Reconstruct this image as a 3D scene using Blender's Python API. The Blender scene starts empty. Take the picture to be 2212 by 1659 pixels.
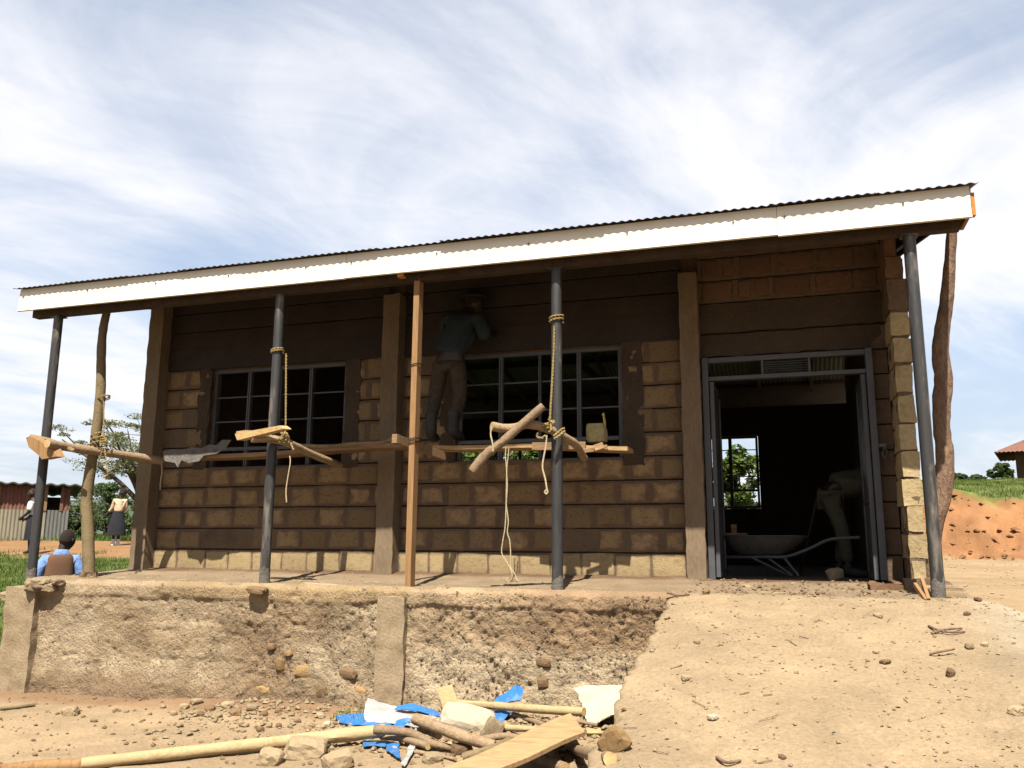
import bpy, math, random
import numpy as np
from mathutils import Vector, Matrix
random.seed(7); rng = np.random.default_rng(11)
S = bpy.context.scene
COL = S.collection
R = math.radians

# ---------------------------------------------------------------- camera
F_PX, CAM_Y, YAW, PITCH, ROLL, CAM_Z = 1851.9, 8.9824, 0.31668, 0.18387, 0.00581, 0.33839   # survey of the photograph, 2212 px wide
_cy, _sy, _cp, _sp = math.cos(YAW), math.sin(YAW), math.cos(PITCH), math.sin(PITCH)
cF = Vector((-_sy*_cp, _cy*_cp, _sp)); _r = Vector((_cy, _sy, 0)); _u = _r.cross(cF)
cR = math.cos(ROLL)*_r + math.sin(ROLL)*_u; cU = -math.sin(ROLL)*_r + math.cos(ROLL)*_u
cC = Vector((0, -CAM_Y, CAM_Z))
def at(px, py, Y=None, Z=None, X=None):
    """world point seen at a pixel of the photograph on a plane of known depth / height"""
    d = cF*F_PX + cR*(px-1106) - cU*(py-829.5)
    if Y is not None: t = (Y-cC.y)/d.y
    elif Z is not None: t = (Z-cC.z)/d.z
    else: t = (X-cC.x)/d.x
    return cC + d*t
cam = bpy.data.cameras.new('camera'); camo = bpy.data.objects.new('camera', cam); COL.objects.link(camo)
m = Matrix((cR, cU, -cF)).transposed().to_4x4(); m.translation = cC
camo.matrix_world = m
cam.sensor_width = 36; cam.lens = F_PX/2212*36; cam.clip_start = 0.05; cam.clip_end = 5000
S.camera = camo

# ---------------------------------------------------------------- world, sun, exposure
SUN_EL, SUN_AZ = 58.0, 10.0     # azimuth: degrees to the right of straight in front of the facade
sd = Vector((math.sin(R(SUN_AZ))*math.cos(R(SUN_EL)), -math.cos(R(SUN_AZ))*math.cos(R(SUN_EL)), math.sin(R(SUN_EL))))
W = bpy.data.worlds.new('World'); S.world = W; W.use_nodes = True
nt = W.node_tree; nt.nodes.clear()
def N(t, **k):
    n = nt.nodes.new(t)
    for a, b in k.items(): setattr(n, a, b)
    return n
L = lambda a, b: nt.links.new(a, b)
out = N('ShaderNodeOutputWorld'); bg = N('ShaderNodeBackground'); bg.inputs[1].default_value = 0.067
sky = N('ShaderNodeTexSky', sky_type='NISHITA'); sky.sun_disc = False
sky.sun_elevation = R(SUN_EL); sky.sun_rotation = math.atan2(sd.x, sd.y); sky.air_density = 1.1; sky.dust_density = 1.6; sky.altitude = 1200
tc = N('ShaderNodeTexCoord')
sep = N('ShaderNodeSeparateXYZ'); L(tc.outputs['Generated'], sep.inputs[0])
mz = N('ShaderNodeMath', operation='MAXIMUM'); L(sep.outputs[2], mz.inputs[0]); mz.inputs[1].default_value = 0.0
az = N('ShaderNodeMath', operation='ADD'); L(mz.outputs[0], az.inputs[0]); az.inputs[1].default_value = 0.16
dx = N('ShaderNodeMath', operation='DIVIDE'); L(sep.outputs[0], dx.inputs[0]); L(az.outputs[0], dx.inputs[1])
dy = N('ShaderNodeMath', operation='DIVIDE'); L(sep.outputs[1], dy.inputs[0]); L(az.outputs[0], dy.inputs[1])
cmb = N('ShaderNodeCombineXYZ'); L(dx.outputs[0], cmb.inputs[0]); L(dy.outputs[0], cmb.inputs[1])
def cloud(rot, scl, loc, scale, detail, rough, dist):
    mp0 = N('ShaderNodeMapping'); L(cmb.outputs[0], mp0.inputs[0]); mp0.inputs['Rotation'].default_value = (0, 0, R(-rot))
    mp = N('ShaderNodeMapping'); L(mp0.outputs[0], mp.inputs[0]); mp.inputs['Scale'].default_value = scl; mp.inputs['Location'].default_value = loc
    n = N('ShaderNodeTexNoise'); L(mp.outputs[0], n.inputs['Vector'])
    n.inputs['Scale'].default_value = scale; n.inputs['Detail'].default_value = detail; n.inputs['Roughness'].default_value = rough; n.inputs['Distortion'].default_value = dist
    return n.outputs[0]
big = cloud(55, (0.7, 1.0, 1), (8.0, 0.2, 0), 0.75, 2, 0.5, 0.2)
strk = cloud(64, (0.55, 1.15, 1), (3.1, 1.7, 0), 1.15, 8, 0.56, 1.1)
fine = cloud(48, (0.7, 1.6, 1), (5.2, 0, 0), 3.6, 8, 0.66, 0.8)
def mad(a, k, b):
    n = N('ShaderNodeMath', operation='MULTIPLY_ADD'); L(a, n.inputs[0]); n.inputs[1].default_value = k
    if isinstance(b, float): n.inputs[2].default_value = b
    else: L(b, n.inputs[2])
    return n.outputs[0]
s1 = mad(big, 0.85, mad(strk, 0.95, mad(fine, 0.20, -0.155)))
crp = N('ShaderNodeMapRange', interpolation_type='SMOOTHSTEP'); L(s1, crp.inputs[0])
crp.inputs[1].default_value = 0.64; crp.inputs[2].default_value = 1.08
# haze whitens the sky towards the horizon
hz = N('ShaderNodeMapRange', interpolation_type='SMOOTHSTEP'); L(mz.outputs[0], hz.inputs[0]); hz.inputs[1].default_value = 0.0; hz.inputs[2].default_value = 0.28; hz.inputs[3].default_value = 0.9; hz.inputs[4].default_value = 0.55
mx0 = N('ShaderNodeMix', data_type='RGBA'); L(hz.outputs[0], mx0.inputs[0]); L(sky.outputs[0], mx0.inputs[6]); mx0.inputs[7].default_value = (2.85, 3.15, 3.6, 1)
mx = N('ShaderNodeMix', data_type='RGBA'); L(crp.outputs[0], mx.inputs[0]); L(mx0.outputs[2], mx.inputs[6]); mx.inputs[7].default_value = (5.0, 4.95, 5.1, 1)
L(mx.outputs[2], bg.inputs[0]); L(bg.outputs[0], out.inputs[0])
sun = bpy.data.lights.new('sun', 'SUN'); sun.energy = 5.0; sun.angle = R(0.53); sun.color = (1, 0.93, 0.80)
suno = bpy.data.objects.new('sun', sun); COL.objects.link(suno); suno.rotation_euler = (-sd).to_track_quat('-Z', 'Y').to_euler(); suno.location = sd*60
S.view_settings.view_transform = 'Standard'; S.view_settings.look = 'None'; S.view_settings.gamma = 1; S.view_settings.use_curve_mapping = False
S.view_settings.exposure = 1.70

# ---------------------------------------------------------------- numpy noise
_P = rng.permutation(512)
_GR = rng.normal(size=(512, 3)); _GR /= np.linalg.norm(_GR, axis=1)[:, None]
def perlin(x, y, z=0.0):
    x, y, z = np.broadcast_arrays(np.asarray(x, float), np.asarray(y, float), np.asarray(z, float))
    xi, yi, zi = np.floor(x).astype(int), np.floor(y).astype(int), np.floor(z).astype(int)
    xf, yf, zf = x-xi, y-yi, z-zi
    u, v, w = [t*t*t*(t*(t*6-15)+10) for t in (xf, yf, zf)]
    def g(i, j, k):
        h = _P[(_P[(_P[(xi+i) & 511]+yi+j) & 511]+zi+k) & 511]; q = _GR[h]
        return q[..., 0]*(xf-i)+q[..., 1]*(yf-j)+q[..., 2]*(zf-k)
    l = lambda a, b, t: a+(b-a)*t
    return l(l(l(g(0,0,0), g(1,0,0), u), l(g(0,1,0), g(1,1,0), u), v), l(l(g(0,0,1), g(1,0,1), u), l(g(0,1,1), g(1,1,1), u), v), w)
def fbm(x, y, z=0.0, o=4, r=0.5):
    s = 0; a = 1; f = 1.0
    for i in range(o):
        s = s + a*perlin(np.asarray(x)*f+i*7.3, np.asarray(y)*f+i*3.1, np.asarray(z)*f); a *= r; f *= 2.03
    return s
def sstep(a, b, x):
    t = np.clip((x-a)/(b-a), 0, 1); return t*t*(3-2*t)

# ---------------------------------------------------------------- materials
def material(name, ramp, scale=4, detail=6, rough=0.9, bump=0.3, bscale=30, stretch=(1, 1, 1), spec=0.2, metal=0.0, rnd=0.0, mott=0.25, attr=None, bdist=0.02, coords='Object', translucent=0.0):
    K = 0.57; M = bpy.data.materials.new(name); M.use_nodes = True
    t = M.node_tree; b = t.nodes['Principled BSDF']; b.inputs['Roughness'].default_value = rough; b.inputs['Metallic'].default_value = metal
    b.inputs['Specular IOR Level'].default_value = spec
    ln = t.links.new; nn = t.nodes.new
    c = nn('ShaderNodeTexCoord'); mp = nn('ShaderNodeMapping'); mp.inputs['Scale'].default_value = stretch
    vec = c.outputs[coords]
    if rnd:
        oi = nn('ShaderNodeObjectInfo'); ad = nn('ShaderNodeVectorMath'); ad.operation = 'ADD'
        ms = nn('ShaderNodeMath'); ms.operation = 'MULTIPLY'; ms.inputs[1].default_value = 37.0; ln(oi.outputs['Random'], ms.inputs[0])
        ln(vec, ad.inputs[0]); ln(ms.outputs[0], ad.inputs[1]); vec = ad.outputs[0]
    ln(vec, mp.inputs[0])
    n1 = nn('ShaderNodeTexNoise'); n1.inputs['Scale'].default_value = scale; n1.inputs['Detail'].default_value = detail; n1.inputs['Roughness'].default_value = 0.6
    ln(mp.outputs[0], n1.inputs['Vector'])
    n2 = nn('ShaderNodeTexNoise'); n2.inputs['Scale'].default_value = bscale; n2.inputs['Detail'].default_value = 5; n2.inputs['Roughness'].default_value = 0.65
    ln(mp.outputs[0], n2.inputs['Vector'])
    if attr:
        a = nn('ShaderNodeAttribute'); a.attribute_name = attr; base = a.outputs['Color']
    else:
        cr = nn('ShaderNodeValToRGB'); e = cr.color_ramp.elements
        k = len(ramp)
        while len(e) < k: e.new(0.5)
        for i, col in enumerate(ramp):
            e[i].position = 0.3+0.4*i/(k-1) if k > 1 else 0.5; e[i].color = (*[q_*K for q_ in col], 1)
        ln(n1.outputs[0], cr.inputs[0]); base = cr.outputs[0]
    fac = n2.outputs[0]
    mr = nn('ShaderNodeMapRange'); ln(fac, mr.inputs[0]); mr.inputs[1].default_value = 0.25; mr.inputs[2].default_value = 0.75; mr.inputs[3].default_value = 1-mott; mr.inputs[4].default_value = 1+mott
    val = mr.outputs[0]
    if attr:
        mr3 = nn('ShaderNodeMapRange'); ln(n1.outputs[0], mr3.inputs[0]); mr3.inputs[1].default_value = 0.3; mr3.inputs[2].default_value = 0.7; mr3.inputs[3].default_value = 0.82*K; mr3.inputs[4].default_value = 1.18*K
        q = nn('ShaderNodeMath'); q.operation = 'MULTIPLY'; ln(val, q.inputs[0]); ln(mr3.outputs[0], q.inputs[1]); val = q.outputs[0]
    if rnd:
        m2 = nn('ShaderNodeMapRange'); ln(oi.outputs['Random'], m2.inputs[0]); m2.inputs[3].default_value = 1-rnd; m2.inputs[4].default_value = 1+rnd
        q = nn('ShaderNodeMath'); q.operation = 'MULTIPLY'; ln(val, q.inputs[0]); ln(m2.outputs[0], q.inputs[1]); val = q.outputs[0]
    vm = nn('ShaderNodeVectorMath'); vm.operation = 'SCALE'; ln(base, vm.inputs[0]); ln(val, vm.inputs['Scale'])
    ln(vm.outputs[0], b.inputs['Base Color'])
    if bump:
        bp = nn('ShaderNodeBump'); bp.inputs['Strength'].default_value = bump; bp.inputs['Distance'].default_value = bdist; ln(n2.outputs[0], bp.inputs['Height']); ln(bp.outputs[0], b.inputs['Normal'])
    if translucent:
        tr = nn('ShaderNodeBsdfTranslucent'); ln(vm.outputs[0], tr.inputs[0]); mxs = nn('ShaderNodeMixShader'); mxs.inputs[0].default_value = translucent
        ln(b.outputs[0], mxs.inputs[1]); ln(tr.outputs[0], mxs.inputs[2]); ln(mxs.outputs[0], t.nodes['Material Output'].inputs[0])
    return M
MT = {}
MT['ground'] = material('earth_ground', None, 1.6, 6, 0.95, 0.55, 38, attr='tint', mott=0.22, bdist=0.03)
MT['slab'] = material('dusty_slab', [(.17,.11,.065), (.25,.175,.105), (.20,.13,.08)], 1.2, 6, 0.95, 0.5, 30, mott=0.2)
MT['found'] = material('rough_concrete_render', None, 3, 8, 0.95, 0.9, 45, attr='tint', mott=0.22, bdist=0.03)
MT['conc'] = material('smooth_concrete', [(.15,.105,.066), (.205,.148,.095), (.175,.127,.082)], 3, 7, 0.9, 0.35, 35, mott=0.2, stretch=(1, 1, 0.35))
MT['post'] = material('plinth_post_concrete', [(.225,.165,.10), (.31,.235,.15), (.265,.2,.125)], 4, 7, 0.95, 0.5, 40, mott=0.25)
MT['backboard'] = material('dull_back_board', [(.10,.09,.08), (.14,.125,.11)], 2, 5, 0.6, 0.1, 20, mott=0.15)
MT['mortar'] = material('wall_mortar', [(.10,.068,.045), (.155,.105,.068), (.125,.085,.055)], 3, 7, 0.95, 0.55, 40, mott=0.25)
MT['mortar_d'] = material('dark_concrete', [(.055,.040,.029), (.085,.06,.04)], 3, 7, 0.95, 0.5, 35, mott=0.25)  # darker version of the wall mortar tone
MT['plaster_shade'] = material('plaster_shade_painted', [(.030,.023,.020), (.048,.036,.029)], 2.5, 7, 0.85, 0.4, 30, mott=0.2)  # plaster with the deep shade under the roof painted into its colour
MT['block'] = material('quarry_block', [(.19,.128,.07), (.33,.225,.118), (.26,.176,.094)], 7, 7, 0.95, 0.6, 28, rnd=0.35, mott=0.25)
MT['blockr'] = material('reddish_block', [(.13,.07,.04), (.19,.105,.06), (.16,.09,.05)], 6, 6, 0.95, 0.5, 28, rnd=0.15, mott=0.2)
MT['blockw'] = material('pale_block', [(.29,.215,.115), (.42,.325,.18), (.35,.265,.14)], 6, 6, 0.95, 0.6, 28, rnd=0.12, mott=0.2)
MT['clod'] = material('red_clod', [(.19,.085,.036), (.235,.112,.048)], 7, 6, 0.95, 0.5, 25)
MT['stone_o'] = material('ochre_stone', [(.25,.145,.06), (.34,.22,.10), (.22,.13,.06)], 7, 6, 0.9, 0.5, 25, rnd=0.2)
MT['stone'] = material('pale_stone', [(.26,.19,.115), (.38,.29,.18), (.31,.225,.13)], 7, 6, 0.92, 0.5, 30, rnd=0.25)
MT['stone_b'] = material('brown_stone', [(.14,.085,.045), (.22,.14,.075), (.18,.11,.06)], 7, 6, 0.92, 0.5, 30, rnd=0.25)
MT['stone_w'] = material('white_stone', [(.40,.34,.25), (.50,.43,.33)], 5, 6, 0.9, 0.4, 25, rnd=0.1, mott=0.12)
MT['pipe'] = material('dark_painted_steel', [(.020,.020,.022), (.034,.033,.034), (.030,.030,.032), (.040,.038,.037), (.15,.13,.11)], 9, 8, 0.5, 0.12, 60, stretch=(1, 1, 0.2), spec=0.35, mott=0.25)
_e = MT['pipe'].node_tree.nodes['Color Ramp'].color_ramp.elements; _e[3].position = .56; _e[4].position = .66
MT['steel'] = material('grey_primed_steel', [(.055,.056,.062), (.085,.086,.094)], 5, 6, 0.55, 0.1, 50, spec=0.4, mott=0.2)
MT['sheet'] = material('galvanised_sheet', [(.085,.085,.088), (.125,.125,.13)], 2, 5, 0.6, 0.05, 30, metal=0.4, mott=0.12, stretch=(1, 0.2, 1))
MT['fascia'] = material('white_fascia', [(.74,.70,.60), (.82,.78,.68)], 2, 5, 0.5, 0.08, 20, mott=0.06, stretch=(.3, 1, 1))
MT['timber'] = material('sawn_timber', [(.20,.105,.045), (.31,.18,.08), (.25,.14,.06)], 5, 6, 0.8, 0.3, 24, stretch=(4, 4, 0.25), mott=0.2)
MT['timber_x'] = material('weathered_plank', [(.17,.10,.055), (.27,.17,.09), (.21,.13,.07)], 5, 6, 0.85, 0.35, 24, stretch=(0.3, 4, 4), mott=0.25)
MT['timber_o'] = material('orange_timber', [(.42,.17,.035), (.5,.22,.05)], 6, 6, 0.8, 0.2, 24, mott=0.15)
MT['rafter'] = material('dark_rafter', [(.042,.025,.015), (.07,.043,.025)], 6, 6, 0.85, 0.2, 24, mott=0.2)
MT['bark'] = material('greyish_bark', [(.20,.13,.075), (.30,.21,.13), (.24,.165,.10)], 9, 7, 0.85, 0.5, 55, mott=0.3, rnd=0.15)
MT['bark_y'] = material('debarked_pole', [(.33,.235,.115), (.44,.33,.18), (.38,.28,.14)], 5, 6, 0.75, 0.25, 40, mott=0.15, rnd=0.08)
MT['bark_o'] = material('olive_pole', [(.115,.085,.045), (.20,.15,.08), (.155,.115,.06)], 5, 7, 0.8, 0.4, 40, mott=0.2)
MT['bark_r'] = material('red_bark', [(.115,.066,.044), (.235,.150,.10), (.165,.098,.066)], 7, 8, 0.85, 0.9, 30, mott=0.35, stretch=(1, 1, 0.4), bdist=0.04)
MT['cut'] = material('cut_wood', [(.40,.26,.11), (.52,.37,.18)], 14, 5, 0.8, 0.3, 60, mott=0.2)
MT['plank'] = material('fresh_plank', [(.27,.165,.078), (.44,.29,.15), (.37,.238,.118)], 6, 8, 0.8, 0.3, 22, mott=0.22, stretch=(.5, 2, 2))
MT['rope'] = material('sisal_rope', [(.30,.215,.085), (.46,.345,.15)], 60, 4, 0.85, 0.8, 120, mott=0.35)
MT['string'] = material('pale_string', [(.42,.33,.2), (.55,.45,.3)], 60, 4, 0.85, 0.4, 120, mott=0.3)
MT['wire'] = material('binding_wire', [(.04,.03,.025), (.07,.05,.04)], 20, 3, 0.5, 0, 30, metal=0.5)
MT['jerry'] = material('mortar_stained_plastic', [(.30,.25,.13), (.40,.34,.17), (.22,.17,.10)], 9, 7, 0.8, 0.4, 50, mott=0.3)
MT['yellow'] = material('yellow_plastic', [(.5,.4,.04), (.6,.5,.07)], 9, 4, 0.5, 0.1, 50, mott=0.1)
MT['blue'] = material('blue_paper', [(.014,.10,.36), (.024,.17,.50), (.03,.16,.42), (.16,.20,.30)], 7, 8, 0.55, 0.4, 25, mott=0.3, spec=0.4)
MT['whitep'] = material('grey_white_paper', [(.30,.30,.315), (.42,.42,.43), (.36,.355,.35), (.28,.24,.19)], 6, 8, 0.6, 0.3, 20, mott=0.08, spec=0.3)
MT['cloth'] = material('dusty_white_sack', [(.40,.34,.25), (.52,.45,.34), (.46,.39,.28)], 3, 7, 0.9, 0.35, 30, mott=0.1)
MT['crete'] = material('spilled_concrete', [(.085,.077,.068), (.155,.142,.126), (.115,.105,.093)], 8, 7, 0.95, 0.7, 40, mott=0.25)
MT['skin'] = material('dark_skin', [(.022,.011,.007), (.035,.018,.011)], 9, 3, 0.55, 0.05, 60, mott=0.1, spec=0.35)
MT['hair'] = material('black_hair', [(.016,.011,.009), (.026,.019,.015)], 60, 3, 0.9, 0.6, 140, mott=0.2)
MT['c_blue'] = material('light_blue_cloth', [(.15,.26,.55), (.20,.33,.64)], 7, 5, 0.9, 0.9, 11, mott=0.1, bdist=0.03)
MT['c_brown'] = material('brown_knit', [(.115,.06,.035), (.15,.08,.048)], 8, 5, 0.95, 0.3, 90, mott=0.12)
MT['c_cream'] = material('cream_cloth', [(.52,.38,.25), (.62,.48,.34)], 8, 5, 0.9, 0.9, 11, mott=0.1)
MT['c_black'] = material('black_cloth', [(.014,.014,.02), (.022,.022,.03)], 8, 5, 0.9, 0.9, 11, mott=0.1)
MT['c_white'] = material('white_cloth', [(.72,.72,.74), (.8,.8,.82)], 8, 5, 0.9, 0.9, 11, mott=0.06)
MT['c_teal'] = material('faded_blue_green_shirt', [(.020,.030,.033), (.029,.042,.046)], 8, 5, 0.9, 0.9, 11, mott=0.15)
MT['c_dirt'] = material('dusty_brown_trousers', [(.026,.019,.014), (.062,.046,.033), (.036,.027,.02)], 9, 6, 0.95, 0.35, 20, mott=0.3)
MT['c_khaki'] = material('khaki_cloth', [(.065,.061,.041), (.09,.084,.056)], 8, 5, 0.9, 0.9, 11, mott=0.12)
MT['boot'] = material('rubber_boot', [(.018,.02,.02), (.045,.045,.042)], 8, 5, 0.6, 0.2, 20, mott=0.2)
MT['rust'] = material('rusty_sheet', [(.115,.05,.038), (.20,.095,.07), (.155,.068,.05)], 2.2, 7, 0.7, 0.2, 20, mott=0.2, stretch=(1, 1, 0.4))
MT['zinc'] = material('dull_zinc_sheet', [(.17,.15,.115), (.27,.24,.175), (.21,.19,.145)], 1.6, 7, 0.6, 0.15, 20, mott=0.15, stretch=(1, 1, 0.3))
MT['zincw'] = material('grey_zinc_sheet', [(.12,.12,.115), (.2,.195,.18)], 1.6, 7, 0.6, 0.15, 20, mott=0.2, stretch=(1, 1, 0.3))
MT['zincd'] = material('weathered_zinc_roof', [(.05,.05,.052), (.09,.09,.092)], 2, 6, 0.7, 0.15, 20, mott=0.2)
MT['mud'] = material('mud_wall', [(.08,.045,.028), (.12,.07,.042)], 2, 6, 0.95, 0.4, 20, mott=0.2)
MT['leaf_a'] = material('acacia_leaf', [(.14,.165,.075), (.24,.26,.13)], 1.2, 4, 0.7, 0, 8, mott=0.35, translucent=0.25)
MT['leaf_b'] = material('bright_leaf', [(.055,.10,.013), (.12,.17,.025)], 1.8, 4, 0.6, 0, 9, mott=0.35, translucent=0.3)
MT['leaf_c'] = material('bush_leaf', [(.055,.09,.03), (.11,.155,.05)], 1.5, 4, 0.7, 0, 9, mott=0.35, translucent=0.25)
MT['leaf_g'] = material('grey_green_leaf', [(.10,.12,.07), (.17,.19,.12)], 1.5, 4, 0.7, 0, 9, mott=0.3, translucent=0.25)
MT['grass'] = material('grass_blade', [(.055,.11,.012), (.11,.165,.025), (.14,.155,.04)], 0.7, 5, 0.7, 0, 9, mott=0.3, translucent=0.3)
MT['trunk'] = material('tree_bark', [(.05,.038,.028), (.09,.07,.05)], 6, 6, 0.9, 0.4, 30, mott=0.3)
MT['hill'] = material('wooded_hill', [(.05,.075,.05), (.085,.115,.075)], 0.03, 8, 0.95, 0, 0.3, mott=0.3)
MT['barrow'] = material('dusty_barrow_steel', [(.06,.058,.053), (.1,.095,.085)], 5, 6, 0.55, 0.15, 30, spec=0.4, mott=0.25)
MT['tube'] = material('worn_tube', [(.1,.1,.1), (.15,.15,.15)], 5, 5, 0.45, 0.05, 30, metal=0.5, mott=0.15)
MT['rubber'] = material('black_rubber', [(.02,.02,.02), (.035,.033,.03)], 8, 4, 0.8, 0.2, 30, mott=0.2)

# ---------------------------------------------------------------- mesh helpers
def org(o):
    v = Vector((0, 0, 0))
    while o is not None: v += o.location; o = o.parent
    return v
class MB:
    def __init__(s): s.v = []; s.f = []; s.mi = []
    def add(s, V, Fc, mi=0):
        k = len(s.v); s.v += [tuple(p) for p in V]; s.f += [tuple(i+k for i in f) for f in Fc]; s.mi += [mi]*len(Fc); return s
    def box(s, x0, x1, y0, y1, z0, z1, mi=0):
        return s.add([(x0,y0,z0),(x1,y0,z0),(x1,y1,z0),(x0,y1,z0),(x0,y0,z1),(x1,y0,z1),(x1,y1,z1),(x0,y1,z1)],
                     [(0,3,2,1),(4,5,6,7),(0,1,5,4),(1,2,6,5),(2,3,7,6),(3,0,4,7)], mi)
    def bar(s, a, b, w, h, up=(0, 0, 1), mi=0, bev=0.0):
        a, b = Vector(a), Vector(b); d = (b-a).normalized(); u = Vector(up); sx = d.cross(u).normalized(); uz = sx.cross(d)
        V = [p+sx*(i*w/2)+uz*(j*h/2) for p in (a, b) for i, j in ((-1,-1),(1,-1),(1,1),(-1,1))]
        return s.add(V, [(0,1,2,3),(7,6,5,4),(0,4,5,1),(1,5,6,2),(2,6,7,3),(3,7,4,0)], mi)
    def tube(s, pts, rad, n=10, mi=0, capmi=None, wob=0.0, seed=0, flat=1.0):
        pts = [Vector(p) for p in pts]; k = len(pts)
        if not hasattr(rad, '__len__'): rad = [rad]*k
        rr = random.Random(seed); base = len(s.v); V = []
        t0 = (pts[1]-pts[0]).normalized(); ref = Vector((0, 0, 1)) if abs(t0.z) < .9 else Vector((1, 0, 0))
        nx = t0.cross(ref).normalized()
        for i, p in enumerate(pts):
            t = (pts[min(i+1, k-1)]-pts[max(i-1, 0)]).normalized(); nx = (nx-t*nx.dot(t)).normalized(); ny = t.cross(nx)
            for j in range(n):
                a = 2*math.pi*j/n; r = rad[i]*(1+wob*(rr.random()-.5)*2)
                V.append(p+nx*(math.cos(a)*r)+ny*(math.sin(a)*r*flat))
        Fc = [(i*n+j, i*n+(j+1) % n, (i+1)*n+(j+1) % n, (i+1)*n+j) for i in range(k-1) for j in range(n)]
        s.add(V, Fc, mi); cm = mi if capmi is None else capmi
        s.f += [tuple(base+j for j in reversed(range(n))), tuple(base+(k-1)*n+j for j in range(n))]; s.mi += [cm, cm]
        return s
    def loft(s, rings, n=18, p=2.4, mi=0, cap=True):
        base = len(s.v); V = []
        for cx, cy, cz, rx, ry in rings:
            for j in range(n):
                a = 2*math.pi*j/n; c, q = math.cos(a), math.sin(a)
                V.append((cx+rx*math.copysign(abs(c)**(2/p), c), cy+ry*math.copysign(abs(q)**(2/p), q), cz))
        k = len(rings)
        s.add(V, [(i*n+j, i*n+(j+1) % n, (i+1)*n+(j+1) % n, (i+1)*n+j) for i in range(k-1) for j in range(n)], mi)
        if cap: s.f += [tuple(base+j for j in reversed(range(n))), tuple(base+(k-1)*n+j for j in range(n))]; s.mi += [mi, mi]
        return s
    def mesh(s, name, mats, smooth=False, off=Vector((0, 0, 0))):
        me = bpy.data.meshes.new(name)
        me.from_pydata([(p[0]-off[0], p[1]-off[1], p[2]-off[2]) for p in s.v], [], s.f)
        for q in (mats if isinstance(mats, (list, tuple)) else [mats]): me.materials.append(MT[q])
        me.polygons.foreach_set('material_index', s.mi)
        if smooth: me.polygons.foreach_set('use_smooth', [True]*len(s.f)); 
        me.update()
        return me
    def build(s, name, mats, parent=None, smooth=False, local=False, sharp=40):
        if parent is not None: off = Vector((0, 0, 0)) if local else org(parent)
        else:
            A = np.array(s.v); off = Vector(((A[:,0].min()+A[:,0].max())/2, (A[:,1].min()+A[:,1].max())/2, A[:,2].min()))
        me = s.mesh(name, mats, smooth, off)
        if smooth and sharp:
            try: me.set_sharp_from_angle(angle=R(sharp))
            except Exception: pass
        o = bpy.data.objects.new(name, me); COL.objects.link(o)
        if parent is not None: o.parent = parent
        else: o.location = off
        return o
def tag(o, label=None, cat=None, group=None, kind=None):
    if label: o['label'] = label
    if cat: o['category'] = cat
    if group: o['group'] = group
    if kind: o['kind'] = kind
    return o
def empty(name, loc, label=None, cat=None, group=None, rz=0):
    o = bpy.data.objects.new(name, None); o.empty_display_size = .2; COL.objects.link(o); o.location = loc; o.rotation_euler = (0, 0, rz)
    return tag(o, label, cat, group)
def inst(name, me, parent, loc, rot=(0, 0, 0), scl=(1, 1, 1)):
    o = bpy.data.objects.new(name, me); COL.objects.link(o); o.parent = parent
    o.location = Vector(loc)-(org(parent) if parent is not None else Vector((0, 0, 0))); o.rotation_euler = rot; o.scale = scl
    return o
def spline(pts, k=6):
    P = [Vector(p) for p in pts]; P = [2*P[0]-P[1]]+P+[2*P[-1]-P[-2]]; o = []
    for i in range(1, len(P)-2):
        for j in range(k):
            t = j/k; a, b, c, d = P[i-1:i+3]
            o.append(0.5*((2*b)+(c-a)*t+(2*a-5*b+4*c-d)*t*t+(3*b-a-3*c+d)*t**3))
    o.append(P[-2]); return o
def arrmesh(name, V, Fq, mat, smooth=False):
    me = bpy.data.meshes.new(name); V = np.asarray(V, np.float32); Fq = np.asarray(Fq, np.int32); k = Fq.shape[1]
    me.vertices.add(len(V)); me.vertices.foreach_set('co', V.ravel())
    me.loops.add(Fq.size); me.loops.foreach_set('vertex_index', Fq.ravel())
    me.polygons.add(len(Fq)); me.polygons.foreach_set('loop_start', np.arange(0, Fq.size, k)); me.polygons.foreach_set('loop_total', np.full(len(Fq), k))
    if smooth: me.polygons.foreach_set('use_smooth', np.ones(len(Fq), bool))
    me.materials.append(MT[mat]); me.update(calc_edges=True); me.validate()
    return me
def tint(me, C):
    a = me.color_attributes.new('tint', 'FLOAT_COLOR', 'POINT'); C = np.concatenate([C, np.ones((len(C), 1))], 1)
    a.data.foreach_set('color', C.astype(np.float32).ravel())
def gridfaces(nu, nv):
    i, j = np.meshgrid(np.arange(nu-1), np.arange(nv-1), indexing='ij'); a = (i*nv+j).ravel()
    return np.stack([a, a+nv, a+nv+1, a+1], 1)
def link(name, me, parent=None, loc=None):
    o = bpy.data.objects.new(name, me); COL.objects.link(o)
    if parent is not None: o.parent = parent; o.location = -org(parent)
    return o
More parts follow.
